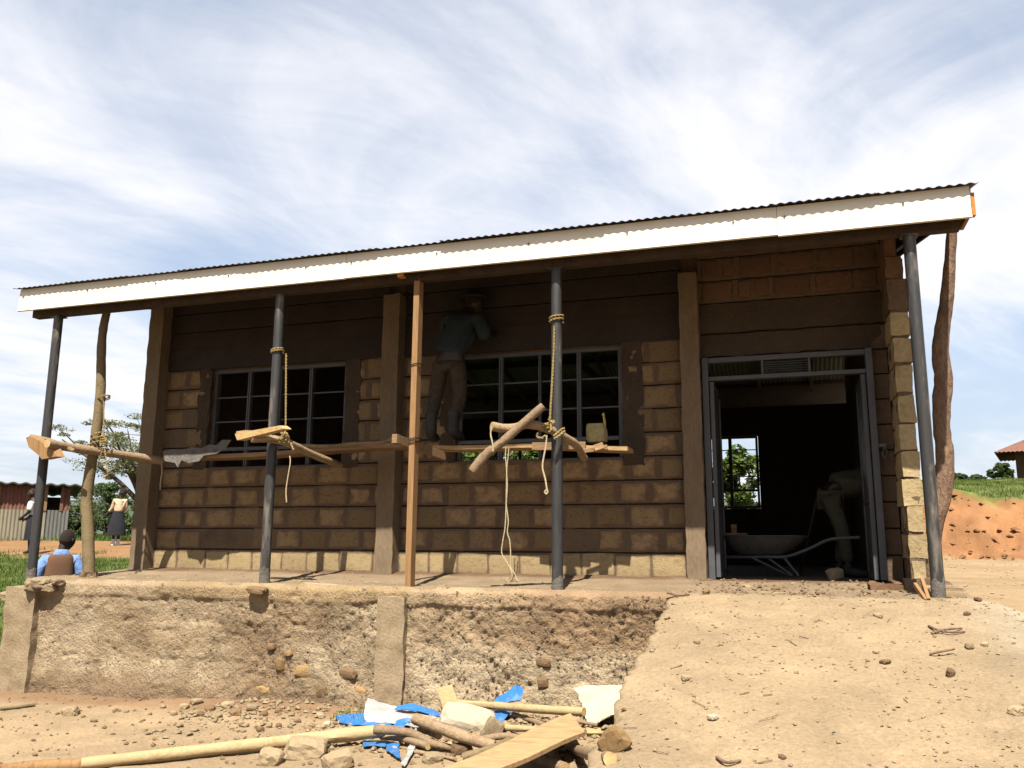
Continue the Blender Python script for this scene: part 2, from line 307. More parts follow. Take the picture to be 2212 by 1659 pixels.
def rough_box(mb, x0, x1, y0, y1, z0, z1, step=.12, amp=.006, seed=0, mi=0):
    """box whose six faces are subdivided and roughened with one shared noise so that edges stay closed"""
    def face(f, ua, va):
        nu = max(2, int(round((ua[1]-ua[0])/step))+1); nv = max(2, int(round((va[1]-va[0])/step))+1)
        U, Vv = np.meshgrid(np.linspace(*ua, nu), np.linspace(*va, nv), indexing='ij'); P = f(U.ravel(), Vv.ravel())
        P = P.astype(float)
        d = np.stack([fbm(P[:,0]*6+s_, P[:,1]*6+seed, P[:,2]*6, 3) for s_ in (0, 31, 57)], 1)*amp*2
        mb.add((P+d).tolist(), gridfaces(nu, nv).tolist(), mi)
    st = lambda a, b, c: np.stack([np.broadcast_to(a, b.shape) if np.ndim(a) == 0 else a, b if np.ndim(b) else b, c], 1)
    face(lambda u, v: np.stack([u, np.full_like(u, y0), v], 1), (x0, x1), (z0, z1))
    face(lambda u, v: np.stack([u, np.full_like(u, y1), v], 1)[:], (x0, x1), (z0, z1))
    face(lambda u, v: np.stack([np.full_like(u, x0), u, v], 1), (y0, y1), (z0, z1))
    face(lambda u, v: np.stack([np.full_like(u, x1), u, v], 1), (y0, y1), (z0, z1))
    face(lambda u, v: np.stack([u, v, np.full_like(u, z1)], 1), (x0, x1), (y0, y1))
    face(lambda u, v: np.stack([u, v, np.full_like(u, z0)], 1), (x0, x1), (y0, y1))
    return mb

# ---------------------------------------------------------------- terrain
def G(x, y, detail=True):
    x = np.asarray(x, float); y = np.asarray(y, float)
    Lf = np.interp(y, [-12, -5, -1.6, -.5, 3, 14, 22, 60, 600], [-1.3, -1.24, -1.2, -1.0, -.55, .33, .5, .3, -6])
    Lf = Lf+sstep(.8, -1.3, y)*np.interp(x, [-9, -7.5, -4, -2, -1], [-.03, -.01, .03, .10, .15])
    Rt = np.interp(y, [-14, -9, -5, -2, 0, 6, 12], [-1.2, -1.05, -.72, -.33, -.2, -.05, .09])
    hx = sstep(1.7, 3.1, x)*sstep(400, 120, x)
    edge = 11.6+.7*perlin(x*.45, 3.3)+.3*perlin(x*1.3, 1.3)
    bk = (1.42-.16*sstep(3.6, 5, x)+.12*perlin(x*.8, 8.8))*sstep(0, 1.9, y-edge)**.8+np.interp(y, [13, 20, 30, 45, 60, 160, 600], [0, .75, 1.6, 2.55, 2.75, 2.4, -8])
    bk = bk*hx
    w = sstep(-1.6, 1.6, x)
    h = Lf*(1-w)+(Rt+bk)*w
    ff = sstep(30, 60, np.abs(y)+np.abs(x+3)*.5)
    h = h+.05*fbm(x*.5, y*.5, 0, 3)+.5*ff*fbm(x*.02, y*.02, 5, 3)
    if detail:
        near = sstep(14, 2, np.abs(y+2))
        bm = sstep(11.2, 12, y)*sstep(14.0, 13.2, y)*hx
        h = h+near*(.018*fbm(x*4, y*4, 1, 3)+.012*np.abs(fbm(x*13, y*13, 2, 2)))+bm*(.36*fbm(x*1.1, y*.9, 3, 3)+.13*np.abs(fbm(x*2.4, y*3.6, 4, 4))+.09*np.abs(fbm(x*8, y*9, 6, 2)))
        hp = np.exp(-(((x+2.2)/1.3)**2+((y+2.0)/.55)**2))*.10+np.exp(-(((x+4.6)/1.5)**2+((y+1.75)/.3)**2))*.07
        h = h+.6*hp*(1+.6*fbm(x*5, y*5, 7, 3))
    inside = sstep(-8.2, -7.9, x)*sstep(1.35, 1.05, x)*sstep(-1.75, -1.45, y)*sstep(7.6, 7.2, y)
    return h*(1-inside)+np.minimum(h, -.16)*inside
def gz(x, y): return float(G(np.array([x]), np.array([y]))[0])
def axis(parts):
    a = []
    for lo, hi, st in parts: a += list(np.arange(lo, hi, st))
    return np.array(a)
geo = lambda a, b, n: list(a+(b-a)*(np.linspace(0, 1, n)**3))
xs = np.array(sorted(set(np.round(np.concatenate([-np.array(geo(14, 900, 40)), axis([(-14, -8.6, .09), (-8.6, 2.6, .035), (2.6, 6.5, .05), (6.5, 14, .3)]), np.array(geo(14, 900, 36))]), 4))))
ys = np.array(sorted(set(np.round(np.concatenate([-np.array(geo(7.5, 300, 16)), axis([(-7.5, -5, .1), (-5, -1.3, .035), (-1.3, 3, .1), (3, 11, .2), (11, 14.2, .05), (14.2, 40, .5)]), np.array(geo(40, 1500, 36))]), 4))))
X, Y = np.meshgrid(xs, ys, indexing='ij'); X = X.ravel(); Y = Y.ravel(); Z = G(X, Y)
me = arrmesh('ground', np.stack([X, Y, Z], 1), gridfaces(len(xs), len(ys)), 'ground', True)
sand = np.array([.32, .225, .13]); tan = np.array([.315, .228, .138]); red = np.array([.25, .122, .054]); grs = np.array([.085, .115, .028]); redl = np.array([.25, .135, .06])
n = fbm(X*.6, Y*.6, 9, 4)[:, None]; n2 = fbm(X*2.2, Y*2.2, 4, 3)[:, None]
C = sand*(1+.15*n)+0*n
wx = sstep(-1.6, .8, X)[:, None]; C = tan*(1+.22*n)*(1-wx)+sand*(1+.18*n)*wx
C = C*(1-.35*np.clip(sstep(.55, .1, np.abs(Y+1.75))*sstep(0.2, -1.2, X)*sstep(-8.4, -8, X), 0, 1)[:, None]*np.array([.7, 1, 1.15]))    # darker, browner soil along the plinth foot
gl = (sstep(-7.9, -8.5, X+.5*n[:, 0])*sstep(-3.2, -2.3, Y)*sstep(10.5, 8.5, Y+2.5*n[:, 0]))[:, None]
C = C*(1-gl)+grs*(1+.4*n2)*gl
rl = (sstep(-7.5, -8.3, X)*sstep(8.5, 10.5, Y+2.5*n[:, 0])*sstep(16.5, 14.5, Y+1.5*n[:, 0]))[:, None]; C = C*(1-rl)+redl*(1+.2*n2)*rl
g2 = (sstep(-2, -4, X)*sstep(13.5, 15.5, Y+1.5*n[:, 0]))[:, None]; C = C*(1-g2)+grs*(1+.4*n2)*g2
bkm = (sstep(1.6, 2.2, X)*sstep(11.0, 11.7, Y+.5*n[:, 0]))[:, None]; C = C*(1-bkm)+red*(1+.35*n2+.35*n)*bkm
gb_ = (sstep(7.6, 8.6, Y+.5*n[:, 0])*sstep(-14, -9, X)*sstep(2.2, 1.2, X))[:, None]; C = C*(1-gb_)+grs*(1+.4*n2)*gb_
g3 = (sstep(1.0, 2.0, X)*sstep(13.1, 13.6, Y+.3*n2[:, 0]))[:, None]; C = C*(1-g3)+(grs*np.array([1.25, 1.12, 1.1])*(1+.4*n2)+.06*np.clip(n2*2, 0, 1)*np.array([1.2, .8, .3]))*g3
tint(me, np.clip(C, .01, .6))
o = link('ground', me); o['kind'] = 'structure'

# distant wooded hill on the left
hx_ = np.linspace(-760, 60, 90); hy_ = np.linspace(330, 640, 26); HX, HY = np.meshgrid(hx_, hy_, indexing='ij')
HZ = -8+(30+16*fbm(HX*.006, HY*.004, 2, 3)+6*fbm(HX*.03, HY*.03, 3, 4))*np.sin(np.pi*np.clip((HY-330)/310, 0, 1))**.8*sstep(-760, -640, HX)*sstep(60, -120, HX)
me = arrmesh('hill', np.stack([HX.ravel(), HY.ravel(), HZ.ravel()], 1), gridfaces(90, 26), 'hill', True); o = link('hill', me); o['kind'] = 'structure'

# earth ramp up to the door
RL = -1.0
_rf = random.Random(9); FOOT = [(_rf.uniform(-.7, 1.5), _rf.uniform(-5.6, -1.7), _rf.gauss(0, .35)) for _ in range(46)]
def ramp_z(x, y):
    z = -.065+.2*(np.minimum(y, -1.58)+1.58)*1.0
    z = z-.13*sstep(1.25, 1.75, x)-.03*sstep(-.75, -1.05, x)
    for fx, fy, fa in FOOT:
        u_ = (x-fx)*math.cos(fa)+(y-fy)*math.sin(fa); v_ = -(x-fx)*math.sin(fa)+(y-fy)*math.cos(fa); q_ = (u_/.055)**2+(v_/.14)**2
        z = z-.014*np.exp(-q_**1.5)+.005*np.exp(-(q_-1.6)**2*1.5)
    for cx_ in (.02, .42):
        z = z-.012*np.exp(-((x-cx_-.10*np.sin(y*.9+cx_*3))/.05)**2)*sstep(-1.6, -2.2, y)
    return z+.022*fbm(x*1.1, y*1.1, 1, 3)+.016*fbm(x*5, y*5, 2, 3)+.008*np.abs(fbm(x*16, y*16, 3, 2))
us = np.linspace(0, 1, 110); vs = np.linspace(-7.2, -1.5, 215)
U, Vv = np.meshgrid(us, vs, indexing='ij')
left = RL-.02+.08*fbm(vs*1.3, vs*0+2, 0, 3)+.06*fbm(vs*5, vs*0, 1, 3)+.03*fbm(vs*17, vs*0, 4, 2)
XX = left[None, :]+U*(1.95-left[None, :]); YY = Vv.copy(); ZZ = ramp_z(XX, YY)
# left skirt: three rows falling steeply to below the ground
sk = []
for k_, (dx_, dz_) in enumerate(((-.05, -.9), (-.03, -.5), (.0, -.14))):
    sk.append((left+dx_*1.0+.05*fbm(vs*5, vs*0+k_*3, 5, 3), vs, ramp_z(left, vs)+dz_))
SX = np.concatenate([np.stack([a[0] for a in sk]), XX, XX[-1:]+.35]); SY = np.concatenate([np.stack([a[1] for a in sk]), YY, YY[-1:]]); SZ = np.concatenate([np.stack([a[2] for a in sk]), ZZ, ZZ[-1:]-.6])
me = arrmesh('ramp', np.stack([SX.ravel(), SY.ravel(), SZ.ravel()], 1), gridfaces(SX.shape[0], SX.shape[1]), 'ground', True)
X, Y = SX.ravel(), SY.ravel(); n = fbm(X*.8, Y*.8, 3, 4)[:, None]; n2 = fbm(X*3, Y*3, 6, 3)[:, None]
C = np.array([.305, .224, .138])*(1+.13*n+.08*n2)
ed = sstep(.9, 1.6, X+.3*n[:, 0])[:, None]; C = C*(1-ed)+np.array([.32, .265, .19])*(1+.1*n2)*ed
tint(me, np.clip(C, .01, .6)); o = link('ramp', me); o['kind'] = 'structure'
def surfv(x, y):
    g = G(x, y)
    rz = ramp_z(x, y); g = np.where((x > RL) & (x < 1.9) & (y > -7.2) & (y < -1.5), np.maximum(g, rz), g)
    vr = (x > -7.95) & (x < 1.3) & (y >= -1.6) & (y < 0); g = np.where(vr, np.maximum(g, -.055), g)
    return np.where((x > -7.7) & (x < 1) & (y >= 0) & (y < 7), np.maximum(g, 0.0), g)
def surf(x, y): return float(surfv(np.array([float(x)]), np.array([float(y)]))[0])
def march(px, py, lift=0.0, stop=False, lo=1.0, hi=40.0):
    """where the sight line through a pixel meets the ground (or a level `lift` above it)"""
    d = (at(px, py, Y=-4)-cC).normalized()
    for k in range(3):
        t = np.linspace(lo, hi, 500); x = cC.x+d.x*t; y = cC.y+d.y*t; z = cC.z+d.z*t
        hit = z-lift <= surfv(x, y)
        if stop: hit |= (y > -1.66) & (x < -1.0)
        i = int(np.argmax(hit)) if hit.any() else 499
        lo, hi = t[max(0, i-1)], t[i]
    return cC+d*float(hi)

# ================================================================ the school building
B = empty('school_building', (-3.4, -1.6, 0), 'long unfinished stone block classroom with white fascia and corrugated iron roof', 'building')
XL, XR, YB = -7.84, 1.08, 7.0
TS = math.tan(R(13))
def roofz(y): return 3.195+(y+1.72)*TS if y <= 3.5 else 3.195+5.22*TS-(y-3.5)*TS
# ---- plinth under the veranda: rough rendered face
nx_, nz_ = 430, 84
gx = np.linspace(-7.74, -.72, nx_); gt = np.linspace(0, 1, nz_)
PX, PT = np.meshgrid(gx, gt, indexing='ij')
zt = -.058-.012*fbm(gx*2.2, gx*0, 0, 3)
PZ = -1.45+(zt[:, None]+1.45)*PT
rr_ = .50+.45*sstep(-7.2, -3.2, PX); body = .04*fbm(PX*1.2, PZ*1.6, 0, 3)+rr_*(.036*fbm(PX*4, PZ*4, 1, 3)+.040*np.abs(fbm(PX*11, PZ*11, 2, 3))+.022*np.abs(fbm(PX*26, PZ*26, 6, 2)))
lip = np.clip(sstep(-.24, -.2, PZ-.03*fbm(PX*2, PX*0+3, 0, 3)), 0, 1)
rough = 1-.4*lip*(PX < -2.6)
PY = -1.57-body*rough*(1-.5*sstep(.9, 1, PT))-.022*lip+.06*sstep(.955, 1.0, PT)**2-.02*sstep(.7, .9, PT)
PY += .03*sstep(-.8, -1.2, PZ)*-1.5
PY += .012*sstep(.22, .36, fbm(PX*5, PZ*8, 30, 3))*sstep(.99, .9, PT)
cr_ = np.abs(fbm(PX*.9, PZ*2.2, 8, 3)); PY += .03*sstep(.018, .0, cr_)*(fbm(PX*2, PZ*2, 12, 2) > .1)*(PX > -3.4)*sstep(1.0, .93, PT)
top = np.stack([gx, np.full_like(gx, -1.40), zt+.012], 1)
V = np.concatenate([np.stack([PX.ravel(), PY.ravel(), PZ.ravel()], 1)])
me = arrmesh('plinth', V, gridfaces(nx_, nz_), 'found', True)
n = fbm(V[:,0]*.9, V[:,2]*1.3, 3, 4); n2 = fbm(V[:,0]*4, V[:,2]*4, 5, 3)
gry = np.array([.30, .222, .14]); brn = np.array([.215, .145, .087]); yel = np.array([.30, .215, .12]); pal = np.array([.365, .285, .19])
C = gry*(1+.2*n2[:, None])
wb = sstep(-.05, .3, n+.25*n2)[:, None]; C = C*(1-wb)+pal*wb
wd = np.clip(.55*sstep(.05, .32, -n+.2*n2)+sstep(-.88, -1.1, V[:,2]+.12*n2)*.9*(V[:,0] < -4.2)+sstep(-2.4, -1.6, V[:,0])*sstep(-.62, -.35, V[:,2]+.2*n)*.75, 0, 1)[:, None]
C = C*(1-wd)+brn*(1+.25*n2[:, None])*wd
wl = (lip.ravel()*sstep(-6.6, -5.6, V[:,0]+.4*n))[:, None]*(V[:,0] < -2.7)[:, None]; C = C*(1-wl)+yel*(1+.15*n2[:, None])*wl
zr_ = sstep(-3.45, -3.3, V[:,0]); zb_ = sstep(-.50, -.66, V[:,2]+.14*n+.06*n2)
Cr = (pal*1.08*(1+.15*n2[:, None]))*zb_[:, None]+(1-zb_[:, None])*(brn*1.3*(1+.2*n2[:, None])+(1-sstep(-2.9, -2.0, V[:,0]+.4*n))[:, None]*(gry-brn)*.9)
C = C*(1-zr_[:, None])+Cr*zr_[:, None]
tint(me, np.clip(C*1.08, .02, .6)); PLINTH = link('plinth', me, B)
mb = MB().box(-7.7, 1.25, -1.44, -1.40, -1.4, -.09); mb.box(-7.9, -7.7, -1.44, .0, -1.4, -.09); mb.box(1.25, 1.45, -1.44, 0, -1.0, -.1); mb.build('plinth_core', 'conc', B)
# left end of the plinth (seen from the side)
# smooth posts cast into the plinth
for (x0, x1) in ((-8.12, -7.72), (-3.69, -3.42)):
    rough_box(MB(), x0, x1, -1.655, -1.30, -1.5, -.15, .04, .010, int(x0*10)).build('plinth_post', 'post', B, True)
# ochre stones showing in the plinth
def stone_mesh(name, seed, mat, lvl=2, rough_=.28, sq=.6):
    import bmesh
    bm = bmesh.new(); bmesh.ops.create_icosphere(bm, subdivisions=lvl, radius=1.0)
    for v in bm.verts:
        c = v.co.copy(); mxx = max(abs(c.x), abs(c.y), abs(c.z)); c = c*(1-sq)+c/mxx*sq*.8
        d = 1+rough_*float(fbm(c.x*1.3+seed*5.1, c.y*1.3, c.z*1.3, 2))+.12*float(perlin(c.x*3+seed, c.y*3, c.z*3))
        v.co = c*d
    me = bpy.data.meshes.new(name); bm.to_mesh(me); bm.free(); me.materials.append(MT[mat]); return me
SM = {mt: [stone_mesh('stone', i, mt) for i in range(5)] for mt in ('stone', 'stone_o', 'stone_w', 'stone_b')}
for (px, py, w, h, mt) in ((602,1437,.10,.12,'stone_o'), (655,1450,.20,.10,'stone_o'), (583,1398,.09,.06,'stone_b'), (622,1412,.08,.05,'stone_o'), (748,1456,.20,.09,'stone_b'),
                           (777,1494,.15,.07,'stone_o'), (690,1496,.20,.09,'stone_b'), (1172,1432,.14,.07,'stone_b'), (1172,1476,.10,.09,'stone_b'), (568,1490,.16,.06,'stone_o')):
    p = at(px, py, Y=-1.60)
    inst('stone', SM[mt][random.randrange(5)], PLINTH, p+Vector((0, .022, 0)), (random.uniform(-.2,.2), random.uniform(-.3,.3), random.uniform(-.2,.2)), (w*.6, .036, h*.66))
# coarse grit and rubble lumps standing out of the plinth render
r_ = np.random.default_rng(77); n_ = 15000; gx_ = r_.uniform(-7.7, -.8, n_); gz_ = r_.uniform(-1.25, -.09, n_)
dn_ = (.25+.75*sstep(-6.6, -3.4, gx_))*(.25+.9*(fbm(gx_*2.4, gz_*2.8, 21, 3) > -.08))*np.where((gx_ > -3.72) & (gx_ < -3.39), .12, 1)*np.where((gz_ > -.2) & (gx_ < -2.8), .25, 1)
kp_ = r_.random(n_) < dn_; gx_, gz_ = gx_[kp_], gz_[kp_]; n_ = len(gx_)
iu_ = np.clip(np.searchsorted(gx, gx_), 0, nx_-1); iv_ = np.clip(((gz_+1.45)/(zt[iu_]+1.45)*(nz_-1)).astype(int), 0, nz_-1); gy_ = PY[iu_, iv_]
s_ = .005+.019*r_.random(n_)**3
bs_ = np.array([(1,0,0),(-.5,.2,.85),(-.6,.1,-.8),(.1,-.55,.1),(.1,.6,0),(.5,.1,.8)]); Fb_ = np.array([(0,5,3),(5,1,3),(1,2,3),(2,0,3)])
a_ = r_.uniform(0, 6.28, n_); ca_, sa_ = np.cos(a_)[:, None], np.sin(a_)[:, None]; Q_ = bs_[None]*s_[:, None, None]*r_.uniform(.6, 1.3, (n_, 6, 3))
Q_ = np.stack([Q_[..., 0]*ca_-Q_[..., 2]*sa_+gx_[:, None], Q_[..., 1]+gy_[:, None], Q_[..., 0]*sa_+Q_[..., 2]*ca_+gz_[:, None]], 2).reshape(-1, 3)
me = arrmesh('grit', Q_, (Fb_[None]+6*np.arange(n_)[:, None, None]).reshape(-1, 3), 'found'); nn2 = fbm(Q_[:,0]*.9, Q_[:,2]*1.3, 3, 4)
wd_ = np.clip(sstep(.05, .32, -nn2)+sstep(-2.4, -1.6, Q_[:,0])*sstep(-.62, -.35, Q_[:,2])*.8, 0, 1)[:, None]
tint(me, np.array([.30, .235, .155])*(1-wd_)+np.array([.19, .12, .07])*wd_); o = link('grit', me, PLINTH); o['kind'] = 'stuff'
# ---- veranda slab: dusty top, uneven front edge
sx = np.linspace(-7.95, 1.32, 330); sy = np.concatenate([np.linspace(-1.60, -1.5, 8), np.linspace(-1.46, .22, 46)])
QX, QY = np.meshgrid(sx, sy, indexing='ij')
fr = .02*fbm(sx*2.5, sx*0+9, 0, 4)[:, None]
QY2 = QY+fr*sstep(-1.35, -1.6, QY)
QZ = -.062+.055*sstep(-1.3, -.05, QY)+.012*fbm(QX*3, QY*3, 5, 3)+.010*np.abs(fbm(QX*14, QY*14, 2, 2))
QZ = QZ-.05*sstep(-1.55, -1.60, QY)-.03*np.clip(fbm(QX*1.7, QX*0, 5, 3), -.5, 1)*sstep(-1.3, -1.6, QY)+.035*sstep(-.22, 0, QY)*(.6+.6*fbm(QX*2.3, QX*0, 4, 2))   # soil banked against the wall
inn = sstep(-.84, -.80, QX)*sstep(.82, .78, QX); QZ = QZ*(1-inn*sstep(-.25, 0, QY))+(-.006)*inn*sstep(-.25, 0, QY)
ragl = sstep(-7.3, -7.9, QX)*(.06*np.abs(fbm(QX*5, QY*5, 8, 3)))*sstep(-.5, -1.3, QY); QZ = QZ+ragl
me = arrmesh('veranda_floor', np.stack([QX.ravel(), QY2.ravel(), QZ.ravel()], 1), gridfaces(len(sx), len(sy)), 'found', True)
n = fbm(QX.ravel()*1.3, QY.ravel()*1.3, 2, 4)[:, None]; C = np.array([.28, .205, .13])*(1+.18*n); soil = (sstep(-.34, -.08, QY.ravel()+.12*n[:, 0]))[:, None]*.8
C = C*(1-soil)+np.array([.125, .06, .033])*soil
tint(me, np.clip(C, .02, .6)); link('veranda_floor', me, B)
MB().box(-7.7, 1.0, .2, 7.1, -.3, -.004).build('room_floor', 'conc', B)

# ---- walls
WALL = MB()
for (x0, x1, z0, z1) in ((-7.7,-6.96,-.1,3.52), (-5.04,-3.62,-.1,3.52), (-1.70,-.86,-.1,3.52), (-6.96,-5.04,-.1,1.21), (-6.96,-5.04,2.49,3.52), (-3.62,-1.70,-.1,1.21), (-3.62,-1.70,2.47,3.52), (-.86,.80,2.27,3.52), (.80,.95,-.1,3.52)):
    WALL.box(x0, x1, .07, .2, z0, z1)
FW = WALL.build('front_wall', 'mortar', B)
# mortared courses: strips with open bed joints between them
def strip(mb, x0, x1, z0, z1, seed):
    nn_ = max(2, int((x1-x0)/.07)); a = np.linspace(x0, x1, nn_)
    jz0 = .005*fbm(a*4, a*0+seed, 0, 3); jz1 = .005*fbm(a*4, a*0+seed+.5, 3, 3); jy = .003*fbm(a*5, a*0+seed, 7, 3); jm = .004*fbm(a*4, a*0+seed, 11, 3)
    zz = [(z0, .071, jz0), (z0+.002, .003, jz0), (z0+.03, .0, jz0*0), ((z0+z1)/2, .0, jz0*0), (z1-.03, 0, jz1*0), (z1-.002, .003, jz1), (z1, .071, jz1)]
    V = np.stack([np.stack([a, y_+ (jy if y_ < .01 else 0*jy) + (jm if i_ in (2, 3, 4) else 0*jm), z_+j_], 1) for i_, (z_, y_, j_) in enumerate(zz)], 1).reshape(-1, 3)
    mb.add(V.tolist(), [f[::-1] for f in gridfaces(nn_, 7).tolist()])
ST = MB(); SP = MB(); ci = 0
spans = []
def courses(x0, x1, z0, z1, holes=()):
    global ci
    k = 0; z = z0
    while z < z1-.05:
        zt_ = min(z+.25, z1); segs = [(x0, x1)]
        for (a, b, c, d) in holes:
            if zt_ > c+.06 and z < d-.06: segs = [q for (p0, p1) in segs for q in ((p0, min(p1, a)), (max(p0, b), p1)) if q[1]-q[0] > .03]
        for (p0, p1) in segs:
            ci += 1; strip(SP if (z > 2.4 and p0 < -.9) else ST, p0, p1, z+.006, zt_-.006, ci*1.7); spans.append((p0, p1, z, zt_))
        z = zt_
courses(-7.64, -4.49, 0, 3.5, [(-6.96, -5.04, 1.21, 2.49)])
courses(-4.28, -1.05, 0, 3.5, [(-3.62, -1.70, 1.21, 2.47)])
courses(-.86, .94, 2.84, 3.5); courses(.80, .94, 0, 2.5)
ST.build('mortar_course', 'mortar', FW, True); SP.build('shade_dark_plaster_coat', 'plaster_shade', FW, True)  # courses above the windows get the plaster colour darkened to imitate roof shade
# visible block faces
def block_mesh(seed, mat, jit=.11, p=6):
    """face of one quarry block: proud centre, edges that run out under the smeared mortar"""
    rr = random.Random(seed); c_ = .5-rr.uniform(.02, .07)
    pts_ = [(-.5, -c_), (-.5, -.15), (-.5, .18), (-.5, c_), (-c_, .5), (-.2, .5), (.16, .5), (c_, .5), (.5, c_), (.5, .2), (.5, -.14), (.5, -c_), (c_, -.5), (.2, -.5), (-.18, -.5), (-c_, -.5)][::-1]
    out_ = [(x*k_, z*k_) for (x, z), k_ in zip(pts_, [1+rr.uniform(-jit, .02) for _ in pts_])]; n_ = 16
    V = [(x*1.05, .006, z*1.08) for x, z in out_]+[(x, .001, z) for x, z in out_]+[(x*.88, -.002+rr.uniform(-.0015,.0015), z*.84) for x, z in out_]+[(x*.5, -.004+rr.uniform(-.002,.002), z*.5) for x, z in out_]+[(0, -.004, 0)]
    Fc = []
    for k in range(3):
        for i in range(n_): j = (i+1) % n_; Fc.append((k*n_+i, k*n_+j, (k+1)*n_+j, (k+1)*n_+i))
    for i in range(n_): Fc.append((3*n_+i, 3*n_+(i+1) % n_, 4*n_))
    me = bpy.data.meshes.new('block'); me.from_pydata(V, [], Fc); me.materials.append(MT[mat]); me.polygons.foreach_set('use_smooth', [True]*len(Fc))
    w = np.array([0]*n_+[.12]*n_+[.62]*n_+[1]*n_+[1.])
    tint(me, np.stack([w, w, w], 1)); return me
def smear(mat, lo, hi, mc=(.098, .065, .042)):
    """let mortar of the joints run raggedly over the rim of the block"""
    t = MT[mat].node_tree; b = t.nodes['Principled BSDF']; src = b.inputs['Base Color'].links[0].from_socket
    a = t.nodes.new('ShaderNodeAttribute'); a.attribute_name = 'tint'; n = t.nodes.new('ShaderNodeTexNoise'); n.inputs['Scale'].default_value = 11; n.inputs['Detail'].default_value = 6
    g = t.nodes.new('ShaderNodeNewGeometry'); t.links.new(g.outputs['Position'], n.inputs['Vector'])
    ad = t.nodes.new('ShaderNodeMath'); ad.operation = 'MULTIPLY_ADD'; t.links.new(n.outputs[0], ad.inputs[0]); ad.inputs[1].default_value = 1.9; t.links.new(a.outputs['Fac'], ad.inputs[2])
    oi = t.nodes.new('ShaderNodeObjectInfo'); ad2 = t.nodes.new('ShaderNodeMath'); ad2.operation = 'MULTIPLY_ADD'; t.links.new(oi.outputs['Random'], ad2.inputs[0]); ad2.inputs[1].default_value = -.55 if mat == 'block' else -.1; t.links.new(ad.outputs[0], ad2.inputs[2]); ad = ad2
    mr = t.nodes.new('ShaderNodeMapRange'); mr.interpolation_type = 'SMOOTHSTEP'; mr.inputs[1].default_value = lo; mr.inputs[2].default_value = hi; t.links.new(ad.outputs[0], mr.inputs[0])
    mx = t.nodes.new('ShaderNodeMix'); mx.data_type = 'RGBA'; t.links.new(mr.outputs[0], mx.inputs[0]); mx.inputs[6].default_value = (*mc, 1); t.links.new(src, mx.inputs[7]); t.links.new(mx.outputs[2], b.inputs['Base Color'])
MT['blockv'] = material('pale_base_block', [(.26,.185,.10), (.38,.285,.155), (.31,.225,.12)], 6, 6, 0.95, 0.6, 28, rnd=0.12, mott=0.2)
smear('block', .72, 1.75); smear('blockv', .80, 1.3, (.125, .09, .055))
MT['blockq'] = material('reddish_upper_block', [(.115,.066,.042), (.175,.10,.062), (.145,.082,.052)], 6, 6, 0.95, 0.5, 28, rnd=0.15, mott=0.2); smear('blockq', .80, 1.3, (.045, .030, .022))
BM = [block_mesh(i, 'block', .10, 8) for i in range(9)]; BW = [block_mesh(40+i, 'blockv', .05, 9) for i in range(6)]; BR = [block_mesh(80+i, 'blockq', .05, 8) for i in range(5)]
rb = random.Random(5)
for (x0, x1, z0, z1) in spans:
    up = x0 >= -.9 and x0 < .7
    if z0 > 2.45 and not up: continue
    if x1-x0 < .2: continue
    x = x0+rb.uniform(-.16, .02)
    while x < x1-.06:
        w = rb.uniform(.30, .43) if not up else rb.choice((.17, .36, .38, .40)); 
        a, b = max(x, x0+.012), min(x+w, x1-.012); x += w+.01
        if b-a < .09: continue
        h = (z1-z0)
        if up: g_, hh, pool = .045, h-.06, BR
        elif z0 < .1: g_, hh, pool = rb.uniform(.0, .02), h-.03, BW
        else: g_, hh, pool = rb.uniform(.005, .06), h*rb.uniform(.76, .90), BM
        if z0 > .1 and not up and rb.random() < .04: continue
        inst('block', rb.choice(pool), FW, ((a+b)/2, -.004, (z0+z1)/2+(rb.uniform(-.012, .012) if not up else .012)-(.01 if z0 < .1 else 0)), (0, rb.uniform(-.02, .02) if not up else 0, 0), (b-a-g_, 1, hh))
for (x0, x1, z0, z1) in ((-7.13,-6.965,1.22,2.5), (-5.035,-4.84,1.2,2.5), (-3.80,-3.625,1.22,2.48), (-1.695,-1.47,1.15,2.48)):
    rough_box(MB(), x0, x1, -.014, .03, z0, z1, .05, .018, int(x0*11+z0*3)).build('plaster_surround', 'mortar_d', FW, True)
# columns and ring beam
for (x0, x1, z1) in ((-7.85, -7.64, 3.42), (-4.49, -4.28, 3.22), (-1.05, -.86, 3.16)):
    rough_box(MB(), x0, x1, -.17, .03, -.06, z1, .07, .007, int(x0*7)).build('column', 'conc', B, True)
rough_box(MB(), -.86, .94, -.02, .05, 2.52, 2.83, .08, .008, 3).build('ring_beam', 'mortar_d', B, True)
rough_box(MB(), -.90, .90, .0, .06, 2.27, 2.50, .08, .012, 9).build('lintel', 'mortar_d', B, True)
rough_box(MB(), -7.63, -4.5, -.012, .03, 2.50, 2.78, .1, .006, 13).build('lintel', 'plaster_shade', B, True)
rough_box(MB(), -4.27, -1.06, -.012, .03, 2.48, 2.77, .1, .006, 17).build('lintel', 'plaster_shade', B, True)
# gable walls, back wall
def gable(x0, x1, y0):
    yy = [y0, 3.5, 7.0]; mbg = MB(); P = [(y0, -.2), (7.0, -.2), (7.0, roofz(7)-.17), (3.5, roofz(3.5)-.17), (y0, roofz(y0)-.17)]
    n_ = len(P); mbg.add([(x0, y, z) for y, z in P]+[(x1, y, z) for y, z in P], [tuple(range(n_))[::-1], tuple(range(n_, 2*n_))]+[(i, (i+1) % n_, n_+(i+1) % n_, n_+i) for i in range(n_)]); return mbg
gable(-7.83, -7.66, .03).build('gable_wall', 'mortar', B)
GW = gable(.955, 1.10, .01).build('gable_wall', 'mortar', B)
